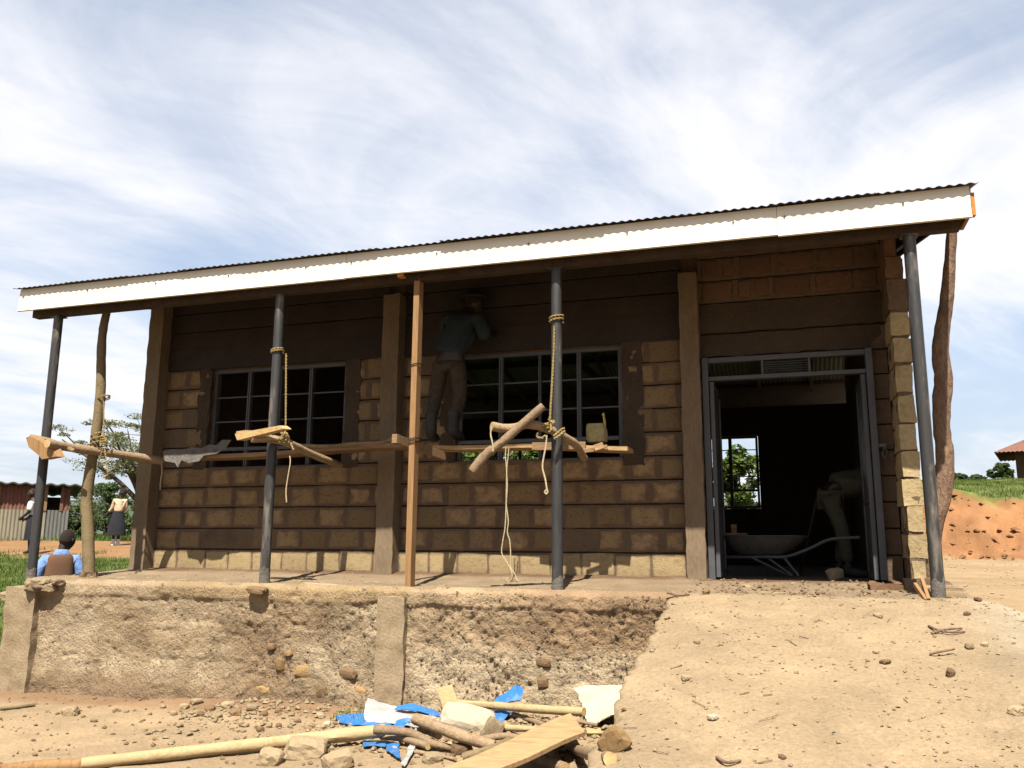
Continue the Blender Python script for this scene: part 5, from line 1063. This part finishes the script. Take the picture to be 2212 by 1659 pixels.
# pale plank strip lying on the veranda
tag(MB().bar(at(657,1262,Y=-1.32)+Vector((0,0,.0)), at(745,1267,Y=-1.45), .07, .03).build('lath', 'cloth'), 'pale flat lath lying on the veranda right of the second pipe', 'lath')
# white dirty patch on the plinth edge
# thin sheets: paper and sack, built as bent sheets with thickness
def sheet(name, rows, mats, label, cat, th=.006, sub=3, wr=.012, seed=0, back=None):
    P = [[Vector(p) for p in r] for r in rows]; nv = len(P[0])*sub-sub+1
    def res(r): 
        o = []
        for i in range(len(r)-1): o += [r[i].lerp(r[i+1], j/sub) for j in range(sub)]
        return o+[r[-1]]
    A = [res(r) for r in P]; T = list(zip(*A)); T = [res(list(c)) for c in T]; nu = len(T); nv = len(T[0])
    V = np.array([[list(p) for p in c] for c in T]).reshape(-1, 3)
    V += wr*.55*np.stack([1-4*np.abs(fbm(V[:,0]*9+k_*9, V[:,1]*9+seed, V[:,2]*9, 3)) for k_ in range(3)], 1)+wr*.35*np.stack([fbm(V[:,0]*22+k_*9, V[:,1]*22+seed, V[:,2]*22, 2) for k_ in range(3)], 1)
    du = np.gradient(V.reshape(nu, nv, 3), axis=0); dv = np.gradient(V.reshape(nu, nv, 3), axis=1); nr = np.cross(du, dv); nr /= np.linalg.norm(nr, axis=2, keepdims=True)+1e-9
    fl = float((nr.reshape(-1, 3)*(np.array(cC)-V)).sum(1).mean()) < 0
    nr = -nr if fl else nr
    V2 = V-(nr.reshape(-1, 3))*th
    Fq = gridfaces(nu, nv)[:, ::-1] if fl else gridfaces(nu, nv); m_ = MB(); m_.add(V.tolist(), Fq.tolist(), 0); m_.add(V2.tolist(), [f_[::-1] for f_ in Fq.tolist()], len(mats)-1)
    K = nu*nv
    bd_ = [i*nv for i in range(nu)]+[(nu-1)*nv+j for j in range(1, nv)]+[i*nv+nv-1 for i in range(nu-2, -1, -1)]+[j for j in range(nv-2, 0, -1)]
    m_.f += [(bd_[i], bd_[(i+1) % len(bd_)], bd_[(i+1) % len(bd_)]+K, bd_[i]+K) for i in range(len(bd_))]; m_.mi += [0]*len(bd_)
    return tag(m_.build(name, mats, None, True, sharp=50), label, cat)
def S_(x, y, Y_, up=.025):
    p = at(x, y, Y=Y_)
    return p if p.z > surf(p.x, p.y)+up else march(x, y, up, True)
sheet('paper_sack', [[S_(724,1545,-1.95), S_(760,1542,-1.9), S_(800,1540,-1.85), S_(830,1541,-1.82)], [S_(728,1556,-2.1), S_(765,1557,-2.1), S_(805,1560,-2.1), S_(840,1563,-2.1)], [S_(735,1562,-2.16), S_(775,1566,-2.18), S_(820,1570,-2.2), S_(860,1572,-2.2)]], ['blue'], 'flat blue paper strip at the left end of the torn sack', 'paper', .004, 3, .008, 1)
sheet('paper_sack', [[S_(794,1508,-1.98), S_(830,1520,-1.85), S_(880,1533,-1.82), S_(960,1553,-1.8)], [S_(787,1522,-2.12), S_(830,1532,-1.98), S_(885,1546,-1.95), S_(960,1560,-1.92)], [S_(785,1540,-2.14), S_(835,1546,-2.1), S_(890,1557,-2.1), S_(955,1568,-2.1)], [S_(790,1560,-2.16), S_(840,1563,-2.2), S_(895,1569,-2.22), S_(930,1575,-2.24)]], ['whitep', 'blue'], 'torn paper sack lying with its grey white inside up left of the branches', 'paper', .005, 4, .010, 2)
sheet('paper_sack', [[S_(858,1525,-1.93), S_(880,1519,-1.9), S_(905,1523,-1.88), S_(940,1535,-1.85), S_(958,1545,-1.84)], [S_(852,1532,-2.0), S_(880,1533,-2.0), S_(910,1538,-2.0), S_(940,1545,-1.98), S_(958,1549,-1.95)]], ['blue', 'whitep'], 'folded over blue edge on top of the torn paper sack', 'paper', .006, 4, .008, 3)
sheet('paper_sack', [[S_(855,1557,-2.25), S_(880,1549,-2.25), S_(893,1554,-2.25)], [S_(853,1561,-2.27), S_(872,1556,-2.28), S_(880,1560,-2.28)], [S_(850,1574,-2.25), S_(862,1575,-2.25), S_(870,1574,-2.25)]], ['blue', 'whitep'], 'small curled blue flap below the torn paper sack', 'paper', .005, 4, .006, 4)
sheet('paper_sack', [[S_(1067,1512,-1.80), S_(1090,1497,-1.78), S_(1115,1480,-1.75), S_(1127,1484,-1.72)], [S_(1072,1519,-1.86), S_(1095,1508,-1.86), S_(1117,1496,-1.85), S_(1129,1500,-1.82)], [S_(1078,1524,-1.9), S_(1098,1516,-1.9), S_(1116,1513,-1.9), S_(1124,1515,-1.9)]], ['blue', 'whitep'], 'crumpled blue paper standing up behind the smooth tan pole', 'paper', .012, 4, .014, 5)
sheet('paper_sack', [[S_(1068,1536,-2.0), S_(1085,1534,-2.0), S_(1112,1535,-1.98)], [S_(1064,1545,-2.1), S_(1083,1545,-2.12), S_(1100,1541,-2.08)], [S_(1062,1556,-2.15), S_(1076,1562,-2.18), S_(1088,1558,-2.15)]], ['blue', 'whitep'], 'small blue and white paper scrap under the smooth tan pole', 'paper', .006, 4, .012, 6)
sheet('paper_scrap', [[S_(782,1600,-2.62), S_(805,1600,-2.62), S_(833,1600,-2.6)], [S_(785,1612,-2.7), S_(808,1610,-2.7), S_(833,1612,-2.7)]], ['blue', 'whitep'], 'flat blue paper scrap below the long pole tip', 'paper', .004, 4, .006, 7)
sheet('paper_scrap', [[S_(834,1600,-2.6), S_(850,1603,-2.62), S_(862,1605,-2.62)], [S_(834,1620,-2.75), S_(850,1622,-2.78), S_(860,1622,-2.78)], [S_(848,1630,-2.85), S_(856,1636,-2.88), S_(866,1640,-2.9)]], ['blue', 'whitep'], 'torn blue paper tongue right of the flat scrap', 'paper', .004, 4, .010, 8)
sheet('plastic_ribbon', [[S_(886,1604,-2.65), S_(878,1625,-2.8), S_(866,1650,-2.95)], [S_(901,1606,-2.65), S_(888,1630,-2.82), S_(872,1656,-2.98)]], ['whitep', 'blue'], 'thin white and blue plastic ribbon at the bottom of the pile', 'plastic', .004, 4, .012, 9)
sheet('cement_sack', [[S_(1238,1485,-1.80), S_(1270,1482,-1.78), S_(1320,1480,-1.75), S_(1370,1480,-1.76), S_(1388,1490,-1.85)], [S_(1248,1500,-1.95), S_(1285,1503,-1.95), S_(1322,1505,-1.95), S_(1362,1506,-2.0), S_(1386,1498,-1.98)], [S_(1256,1520,-2.1), S_(1285,1524,-2.12), S_(1315,1528,-2.15), S_(1345,1527,-2.16), S_(1372,1516,-2.1)], [S_(1264,1545,-2.25), S_(1280,1546,-2.28), S_(1297,1549,-2.3), S_(1318,1543,-2.3), S_(1336,1537,-2.26)], [S_(1272,1574,-2.36), S_(1276,1573,-2.37), S_(1281,1567,-2.38), S_(1290,1559,-2.38), S_(1302,1554,-2.36)]], ['cloth'], 'dusty white sack draped in a pointed fold against the ramp edge', 'sack', .008, 5, .012, 10)
# ---------------------------------------------------------------- loose stones
lab = [('pale stone in the rubble heap left of the paper sack', 'stone'), ]
rs_ = random.Random(3)
k = 0
spots = [(395,1532,20,12),(420,1522,26,13),(450,1537,22,12),(486,1530,28,14),(505,1545,22,13),(540,1536,24,14),(566,1548,18,11),(600,1540,16,9),(470,1550,15,9),(372,1545,16,9),(430,1548,18,10),(350,1530,12,8),(640,1560,14,9),(690,1552,20,12),(705,1570,18,11),(600,1572,14,9),(560,1580,16,10),(520,1570,12,8),(270,1540,12,7),(200,1560,13,8)]
rl_ = dict(zip([(q[0], q[1]) for q in spots], ('stone at the upper left of the pale rubble cluster', 'highest stone of the pale rubble cluster at the plinth foot', 'stone in the left middle of the rubble cluster', 'largest stone in the middle of the rubble cluster', 'stone right of the largest one in the rubble cluster', 'big stone on the right side of the rubble cluster', 'stone at the right end of the rubble cluster', 'lone stone between the rubble cluster and the grass tuft', 'small stone on the lower edge of the rubble cluster', 'small stone at the lower left edge of the rubble cluster', 'flat stone below the left middle of the rubble cluster', 'outermost stone on the left of the rubble cluster', 'small stone just left of the grass tuft', 'stone beside the grass tuft left of the torn paper sack', 'stone between the grass tuft and the long pole', 'small stone just above the middle of the long pole', 'rounded stone above the left half of the long pole', 'little stone below the rubble cluster', 'little stone by itself left of the rubble cluster', 'little stone near the pale block stone at left')))
for (px, py, w, h) in spots:
    stone(px, py, w, h, rs_.choice(('stone', 'stone', 'stone_w', 'stone_b')), rl_[(px, py)], group='rubble stones before the plinth', rz=rs_.uniform(0, 3))
for (px, py, w, h, mt, lb) in ((2055,1462,20,18,'stone_b','dark cube like stone on the upper right of the ramp'), (1913,1434,22,10,'stone_b','crumbly brown lump in the upper right part of the ramp'), (1893,1412,14,8,'stone','small pale stone above the crumbly lump on the ramp'), (1505,1390,14,8,'stone','white pebble at the upper left of the ramp'), (1290+230,1600,8,6,'stone','x'),
    (1897,1334,18,10,'stone','rounded stone high on the ramp left of the right pipe'), (1720,1455,10,8,'stone','tiny chip in the middle of the ramp'), (1690,1640,16,9,'stone_b','brown lump near the bottom of the ramp'), (1875,1430,9,6,'stone','small chip beside the crumbly lump'), (2095,1402,20,14,'stone','pale stone by the twigs at the right of the ramp'), (2128,1397,16,11,'stone','second pale stone right of the twigs on the ramp'),
    (1482,1470,20,12,'stone','pale lump at the left edge of the ramp'), (1540,1555,24,12,'stone_w','whitish clod low at the left of the ramp'), (2090,1330,14,9,'stone_b','brown stone beyond the right pipe on the sand'), (2113,1298,14,8,'stone_b','flat brown stone on the sand right of the cut sticks')):
    if lb != 'x': stone(px, py, w, h, mt, lb, rz=rs_.uniform(0, 3))
# pebbles and twigs nobody could count
def pebbles(name, n_, xr, yr, sz, mat, seed, dens=None, kind='stuff'):
    r = np.random.default_rng(seed); x = r.uniform(*xr, n_); y = r.uniform(*yr, n_)
    if dens is not None: kp = r.random(n_) < dens(x, y); x, y = x[kp], y[kp]
    n_ = len(x); z = np.maximum(G(x, y), np.where((x > RL+.02) & (x < 1.9) & (y > -7.2) & (y < -1.5), ramp_z(x, y), -9))
    z = np.where((x > -7.95) & (x < 1.3) & (y >= -1.62) & (y < 0), np.maximum(z, -.06+.055*sstep(-1.3, -.05, y)), z)
    base = np.array([(1,0,0),(-.5,.85,0),(-.6,-.8,0),(.2,.1,.8),(.1,0,-.6),(.5,.8,.3)])
    Fb = np.array([(0,5,3),(5,1,3),(1,2,3),(2,0,3),(0,4,5),(5,4,1)])
    s_ = sz[0]+(sz[1]-sz[0])*r.random(n_)**4; a = r.uniform(0, 6.28, n_)
    V = base[None]*s_[:, None, None]*r.uniform(.6, 1.2, (n_, 6, 3)); ca, sa = np.cos(a)[:, None], np.sin(a)[:, None]
    V = np.stack([V[..., 0]*ca-V[..., 1]*sa+x[:, None], V[..., 0]*sa+V[..., 1]*ca+y[:, None], V[..., 2]*.8+(z+s_*.25)[:, None]], 2)
    Fq = (Fb[None]+6*np.arange(n_)[:, None, None]).reshape(-1, 3)
    o = link(name, arrmesh(name, V.reshape(-1, 3), Fq, mat)); o['kind'] = kind; return o
pebbles('gravel', 6500, (-.95, 2.2), (-6.5, -1.3), (.003, .017), 'stone', 1, lambda x, y: .35+.65*(fbm(x*1.1, y*1.1, 3, 2) > 0))
pebbles('gravel', 500, (-.95, 2.4), (-6.5, -.3), (.003, .011), 'stone_b', 2)
pebbles('rubble', 3400, (-5.2, -.95), (-3.2, -1.68), (.008, .045), 'stone', 3, lambda x, y: np.clip(1.1*np.exp(-((y+1.9)/.5)**2)*(.45+.9*(fbm(x*1.6, y*2, 1, 2) > -.05))+.25, 0, 1))
pebbles('rubble', 1300, (-8, -.95), (-4.2, -1.7), (.005, .03), 'stone_b', 4)
pebbles('wood_chips', 260, (-3.9, -1.1), (-3.1, -1.8), (.012, .05), 'plank', 15)
pebbles('rubble', 900, (-3.9, -1.1), (-3.2, -1.9), (.006, .035), 'stone_b', 16)
pebbles('rubble', 420, (-3.2, -1.0), (-2.6, -1.7), (.02, .06), 'stone', 5)
pebbles('gravel', 1500, (-7.9, 1.25), (-1.6, -.12), (.003, .016), 'stone', 6)
pebbles('gravel', 700, (-.95, 1.25), (-1.5, -.05), (.006, .03), 'stone_b', 7)
pebbles('clods', 260, (2.2, 6.5), (11.2, 13.4), (.01, .13), 'clod', 8)
pebbles('gravel', 1800, (1.2, 7), (-1, 11.5), (.006, .03), 'stone', 9)
def twigs(name, n_, xr, yr, seed, mat='bark'):
    r = random.Random(seed); m_ = MB(); q = [(r.uniform(*xr), r.uniform(*yr), r.uniform(0, 3.14), r.uniform(.02, .09)*(2.2 if r.random() < .08 else 1)) for i in range(n_)]
    A = np.array(q); x2 = A[:,0]+np.cos(A[:,2])*A[:,3]; y2 = A[:,1]+np.sin(A[:,2])*A[:,3]; z1_ = surfv(A[:,0], A[:,1]); z2_ = surfv(x2, y2)
    for i in range(n_): m_.bar((A[i,0], A[i,1], z1_[i]+.006), (x2[i], y2[i], z2_[i]+.008), r.uniform(.003, .007), .005)
    o = m_.build(name, mat); o['kind'] = 'stuff'; return o
twigs('twigs', 45, (-.9, 1.9), (-5.5, -1.2), 4)
twigs('twigs', 130, (-4, -1.05), (-3.2, -1.75), 6)
twigs('straw', 90, (-7.6, 1.2), (-1.55, -.3), 7, 'string')
for i, (pp_, lb) in enumerate((([(2006,1352,.01),(2030,1362,.02),(2060,1366,.02),(2084,1364,.01)], 'dark forked twig on the right of the ramp below the pipe'), ([(2012,1368,.01),(2040,1360,.02),(2078,1357,.01)], 'second dark twig crossing the forked twig on the ramp'), ([(2008,1413,.01),(2030,1408,.03),(2062,1402,.03)], 'broken stick beside the pale stones on the ramp'), ([(1548,1636,.01),(1570,1647,.02),(1600,1643,.01)], 'thin dark root at the bottom left of the ramp'), ([(1440,1244+36,.01),(1465,1286,.01),(1490,1284,.01)], 'short dark stick on the ground left of the door'))):
    pile('twig', pp_, (.008, .006), ['bark_r', 'cut'], lb, 'twig', 60+i, 4)
# small weeds by the sack
# ================================================================ vegetation
def leaves(centers, rads, per, size, seed, flat=.6, name='crown', mat='leaf_b', parent=None):
    r = np.random.default_rng(seed); cs = np.repeat(np.array(centers, float), per, 0); rd = np.repeat(np.array(rads, float).reshape(len(centers), -1), per, 0); n_ = len(cs)
    d = r.normal(size=(n_, 3)); d /= np.linalg.norm(d, axis=1)[:, None]; d *= (r.random(n_)**.45)[:, None]
    p = cs+d*(rd if rd.shape[1] == 3 else np.concatenate([rd, rd, rd*flat], 1))
    a = r.normal(size=(n_, 3)); a[:, 2] *= .6; a /= np.linalg.norm(a, axis=1)[:, None]; b = np.cross(a, r.normal(size=(n_, 3))); b /= np.linalg.norm(b, axis=1)[:, None]
    s_ = size*(.55+.9*r.random(n_))[:, None]
    V = np.stack([p-a*s_, p+b*s_*.45, p+a*s_, p-b*s_*.45], 1).reshape(-1, 3); V[:, :] -= np.array(org(parent) if parent else (0, 0, 0))
    me = arrmesh(name, V, np.arange(n_*4).reshape(-1, 4), mat); o = bpy.data.objects.new(name, me); COL.objects.link(o)
    if parent: o.parent = parent
    return o
def tree(name, loc, label, h, spread, mat, seed, kind='round', n_limb=7, per=160, size=.06, cat='tree', group=None, base_h=.3):
    r = random.Random(seed); T = empty(name, loc, label, cat, group); loc = Vector(loc); m_ = MB(); cen = []; rad = []
    tops = []
    if kind == 'acacia':
        fork = loc+Vector((.05*h, 0, .26*h))
        m_.tube(spline([loc-Vector((0,0,.1)), loc+Vector((.03*h, 0, .13*h)), fork], 4), [.05*h*.5]*9, 8, 0, None, .1, seed)
        for i in range(n_limb):
            a = 2*math.pi*(i+.4*r.random())/n_limb; rr_ = spread*(.35+.65*r.random()); tip = loc+Vector((math.cos(a)*rr_-.12*spread, math.sin(a)*rr_*.8, h*(.62+.36*r.random()*(1-.35*rr_/spread))))
            midp = fork.lerp(tip, .5)+Vector((r.uniform(-.1,.1)*h, 0, .05*h)); ctl = [fork, fork.lerp(midp, .5)+Vector((0,0,.02*h)), midp, tip]
            q = spline(ctl, 4); m_.tube(q, [.018*h*(1-.85*j/(len(q)-1))+.004*h*.4 for j in range(len(q))], 6, 0, None, .1, seed+i)
            for k_ in range(9):
                t = r.uniform(.45, 1.12); c = q[min(len(q)-1, int(t*(len(q)-1)))]+Vector((r.uniform(-1,1)*spread*.22, r.uniform(-1,1)*spread*.2, r.uniform(-.02,.07)*h)); cen.append(c); rr2 = spread*r.uniform(.07, .17); rad.append((rr2, rr2, rr2*.28)); m_.tube([q[min(len(q)-1, int(min(t, 1)*(len(q)-1)))], c], [.012, .005], 4)
    else:
        m_.tube(spline([loc-Vector((0,0,.1)), loc+Vector((r.uniform(-.04,.04)*h, 0, h*base_h)), loc+Vector((0, 0, h*.75))], 4), [h*.03*(1-.8*j/8)+.01 for j in range(9)], 8, 0, None, .08, seed)
        for i in range(n_limb*5):
            a = r.uniform(0, 6.28); u_ = r.random()**.6; zz_ = base_h+(1-base_h)*r.random(); env = math.sin(math.pi*min(1, max(.05, (zz_-base_h)/(1-base_h)*.85+.12)))**.7
            c = loc+Vector((math.cos(a)*spread*u_*env, math.sin(a)*spread*u_*env, zz_*h*.97)); cen.append(c); rr2 = spread*r.uniform(.14, .32); rad.append((rr2, rr2, rr2*.75))
            if i % 2 == 0: m_.tube([loc+Vector((0, 0, max(.15, zz_-.25)*h)), loc.lerp(c, .6)+Vector((0,0,.1*h)), c], [.012*h*.6, .007*h*.6, .003*h], 5)
    m_.build('trunk', 'trunk', T, True); leaves(cen, rad, per, size, seed, 1, 'crown', mat, T); return T
pa = at(290, 1160, Y=14.0); tree('acacia_tree', (pa.x, pa.y, gz(pa.x, pa.y)), 'flat topped acacia with feathery open crown left of the school', at(250, 885, Y=14).z-gz(pa.x, pa.y), 3.0, 'leaf_a', 31, 'acacia', 14, 115, .040)
def bush(px, py, Y_, wpx, hpx, label, mat, seed, cat='bush', group=None, per=150, size=.07):
    c = at(px, py, Y=Y_); g = gz(c.x, c.y); pm_ = (c-cC).dot(cF)/F_PX; return tree('bush', (c.x, c.y, g), label, hpx*pm_, wpx*pm_*.5, mat, seed, 'round', 7, per, size, cat, group, .08)
bush(225, 1165, 21, 120, 120, 'tall green bush behind the girl at the foot of the acacia', 'leaf_c', 41, size=.06)
bush(165, 1165, 19, 70, 70, 'small round bush between the tin shed and crooked pole', 'leaf_c', 42, size=.06)
bush(300, 1168, 24, 110, 75, 'low dark bush right of the acacia trunk beside the left column', 'leaf_c', 43, size=.07)
bush(185, 1165, 30, 150, 105, 'pale green thicket on the skyline behind the small round bush', 'leaf_g', 44, size=.09)
bush(2165, 1030, 48, 48, 48, 'feathery bush at the wall of the rust roofed house', 'leaf_c', 45, size=.10)
bush(2060, 1036, 43, 60, 14, 'low shrub on the hill crest right of the trunk', 'leaf_c', 46, size=.08)
bush(2110, 1030, 42, 30, 12, 'second low shrub on the hill crest nearer the house', 'leaf_c', 47, size=.08)
# trees seen through the rear windows
pt_ = at(1592, 1090, Y=11.0); g = gz(pt_.x, pt_.y); tree('leafy_tree', (pt_.x, pt_.y, g), 'sunlit leafy tree seen through the rear window in the doorway', at(1590, 972, Y=11).z-g, .75, 'leaf_b', 51, 'round', 8, 90, .07, base_h=.5)
bush(1605, 1150, 16, 130, 95, 'grey green bush low behind the leafy tree in the rear window', 'leaf_g', 52, size=.08)
pt_ = at(1085, 1100, Y=10.5); g = gz(pt_.x, pt_.y); tree('leafy_tree', (pt_.x, pt_.y, g), 'leafy tree seen low through the right veranda window under the plank', at(1090, 940, Y=10.5).z-g, 1.5, 'leaf_b', 53, 'round', 10, 150, .075, base_h=.35)
pt_ = at(700, 1100, Y=11.5); g = gz(pt_.x, pt_.y)
# grass
def grass(name, n_, xr, yr, hh, seed, dens):
    r = np.random.default_rng(seed); x = r.uniform(*xr, n_); y = r.uniform(*yr, n_); kp = r.random(n_) < dens(x, y); x, y = x[kp], y[kp]; n_ = len(x); z = G(x, y)
    a = r.uniform(0, 6.28, n_); h = hh[0]+(hh[1]-hh[0])*r.random(n_); w = h*.10; l = h*r.uniform(.1, .7, n_); ca, sa = np.cos(a), np.sin(a)
    V = np.stack([np.stack([x-w*sa, y+w*ca, z-.01], 1), np.stack([x+w*sa, y-w*ca, z-.01], 1), np.stack([x+l*ca, y+l*sa, z+h], 1)], 1).reshape(-1, 3)
    o = link(name, arrmesh(name, V, np.arange(n_*3).reshape(-1, 3), 'grass')); o['kind'] = 'stuff'; return o
grass('grass', 170000, (-25, -7.9), (-3.2, 11), (.03, .11), 1, lambda x, y: sstep(-7.95, -8.6, x+.5*fbm(x*.6, y*.6, 9, 4))*sstep(10.0, 8.0, y+2.5*fbm(x*.6, y*.6, 9, 4))*sstep(-3.1, -2.2, y)*(.35+.65*(fbm(x*1.5, y*1.5, 2, 3) > -.12)))
grass('grass', 22000, (-34, -15), (13, 30), (.06, .2), 2, lambda x, y: sstep(13.5, 15, y+1.5*fbm(x*.6, y*.6, 9, 4)))
grass('grass', 60000, (1.6, 9), (12.9, 46), (.03, .10), 3, lambda x, y: sstep(13.2, 13.7, y+.2*fbm(x*2, y*2, 1, 2))*(.3+.7*(fbm(x*.9, y*.9, 5, 3) > -.1)))
grass('grass', 500, (1.9, 5), (10.6, 12.0), (.02, .07), 4, lambda x, y: (fbm(x*1.2, y*1.2, 5, 3) > .12)*1.0)
grass('grass', 700, (-3.9, -2.9), (-2.5, -1.75), (.02, .08), 5, lambda x, y: np.exp(-((x+3.75)/.22)**2-((y+1.95)/.2)**2))

# ================================================================ neighbouring buildings
# tin shed on the left
Ys = 16.0
c1 = at(143, 1165, Y=Ys); g = gz(c1.x, c1.y)-.05; pm_ = (c1-cC).dot(cF)/F_PX; ztop = at(143, 1052, Y=Ys).z; zmid = at(143, 1104, Y=Ys).z
SH = empty('tin_shed', (c1.x, Ys, g), 'rusty corrugated iron shed with dark lean roof at the far left', 'shed')
def lx(px): return c1.x+(px-143)*pm_*1.04
c0 = Vector((lx(-160), Ys, g))
def corr(x0, x1, y, z0, z1, mat, name, pitch=.12, amp=.018, depth=None):
    n_ = int((x1-x0)/pitch*6); a = np.linspace(x0, x1, n_); yy_ = y+amp*np.sin(2*np.pi*(a-x0)/pitch)
    V = [(p, q, z0) for p, q in zip(a, yy_)]+[(p, q, z1) for p, q in zip(a, yy_)]
    return MB().add(V, [(i, i+1, n_+i+1, n_+i) for i in range(n_-1)]).build(name, mat, SH, True, sharp=None)
xd0, xd1 = lx(101), lx(126)
corr(c0.x, xd0-.06, Ys, zmid, ztop, 'rust', 'rusty_sheet'); corr(c0.x, xd0, Ys-.02, g, zmid+.02, 'zinc', 'pale_sheet')
corr(xd1, c1.x, Ys, zmid+.0, ztop-.05, 'rust', 'rusty_sheet'); corr(xd0+.02, c1.x, Ys-.02, g, zmid+.02, 'zincw', 'weathered_sheet')
MB().box(xd0-.10, xd0, Ys-.06, Ys, zmid, ztop).build('door_post', 'timber_x', SH); xq = lx(12); MB().box(xq-.08, xq+.08, Ys-.05, Ys, zmid, ztop).build('door_post', 'timber_x', SH)
MB().box(xd1-.02, xd1+.08, Ys-.05, Ys-.021, zmid, ztop).build('door_post', 'rust', SH)
MB().box(c0.x, c1.x, Ys+2.2, Ys+2.25, g, ztop-.3).box(c0.x, c0.x+.05, Ys+.05, Ys+2.2, g, ztop-.2).box(c1.x-.05, c1.x, Ys+.05, Ys+2.2, g, ztop-.2).build('shed_wall', 'zinc', SH)
mr = MB(); zr = ztop+.07
n_ = 80; a = np.linspace(c0.x-.2, c1.x+.35, n_)
V = [(p, y_, z_+.03*math.sin(p*16)) for y_, z_ in ((Ys-.35, zr+.0), (Ys+2.5, zr-.25)) for p in a]; V2 = [(p, q, z_-.05) for p, q, z_ in V]
mr.add(V+V2, [(i, i+1, n_+i+1, n_+i) for i in range(n_-1)]+[(2*n_+n_+i, 2*n_+n_+i+1, 2*n_+i+1, 2*n_+i) for i in range(n_-1)]+[(2*n_+i, 2*n_+i+1, i+1, i) for i in range(n_-1)]+[(n_-1, 2*n_-1, 4*n_-1, 3*n_-1), (0, 2*n_, 3*n_, n_)])
mr.build('shed_roof', 'zincd', SH)
# house with red iron roof on the hill at the right
Yh = 50.0
e0 = at(2148, 978, Y=Yh); w0 = at(2196, 1035, Y=Yh); g = gz(w0.x, w0.y)
HS = empty('mud_house', (e0.x, Yh, g), 'mud house with rusty red iron roof on the hill at the right edge', 'house')
eh = e0.z
MB().box(w0.x, w0.x+7, Yh+.6, Yh+5.6, g-.4, eh+.25).build('mud_wall', 'mud', HS)
mr = MB(); pit = math.tan(R(27)); xa, xb, ya, yb_ = e0.x, w0.x+7+1.2, Yh-.3, Yh+6.3; rx0, rx1 = xa+3.3, xb-3.3; ym = (ya+yb_)/2; zt_ = eh+3.3*pit
def slope(p0, p1, q1, q0, k_):
    """corrugated trapezoid p0-p1 eave, q0-q1 ridge"""
    V = []; 
    for i in range(k_+1):
        t = i/k_; o_ = .03*math.sin(t*k_*math.pi*.5); V += [Vector(p0).lerp(Vector(p1), t)+Vector((0,0,o_)), Vector(q0).lerp(Vector(q1), t)+Vector((0,0,o_))]
    mr.add(V, [(2*i, 2*i+2, 2*i+3, 2*i+1) for i in range(k_)])
slope((xa, ya, eh), (xb, ya, eh), (rx1, ym, zt_), (rx0, ym, zt_), 160); slope((xb, yb_, eh), (xa, yb_, eh), (rx0, ym, zt_), (rx1, ym, zt_), 160)
slope((xa, yb_, eh), (xa, ya, eh), (rx0, ym, zt_), (rx0, ym, zt_), 90); slope((xb, ya, eh), (xb, yb_, eh), (rx1, ym, zt_), (rx1, ym, zt_), 90)
mr.build('iron_roof', 'rust', HS)
MB().box(w0.x+2.5, w0.x+3.4, Yh+.57, Yh+.605, g, g+1.9).build('door', 'timber', HS); MB().box(w0.x+4.6, w0.x+5.6, Yh+.57, Yh+.605, g+1, g+1.8).build('window', 'timber', HS)

HS.rotation_euler = (0, 0, R(-14))
SH.rotation_euler = (0, 0, math.atan2(-(c1.x-cC.x), c1.y-cC.y)+R(3))
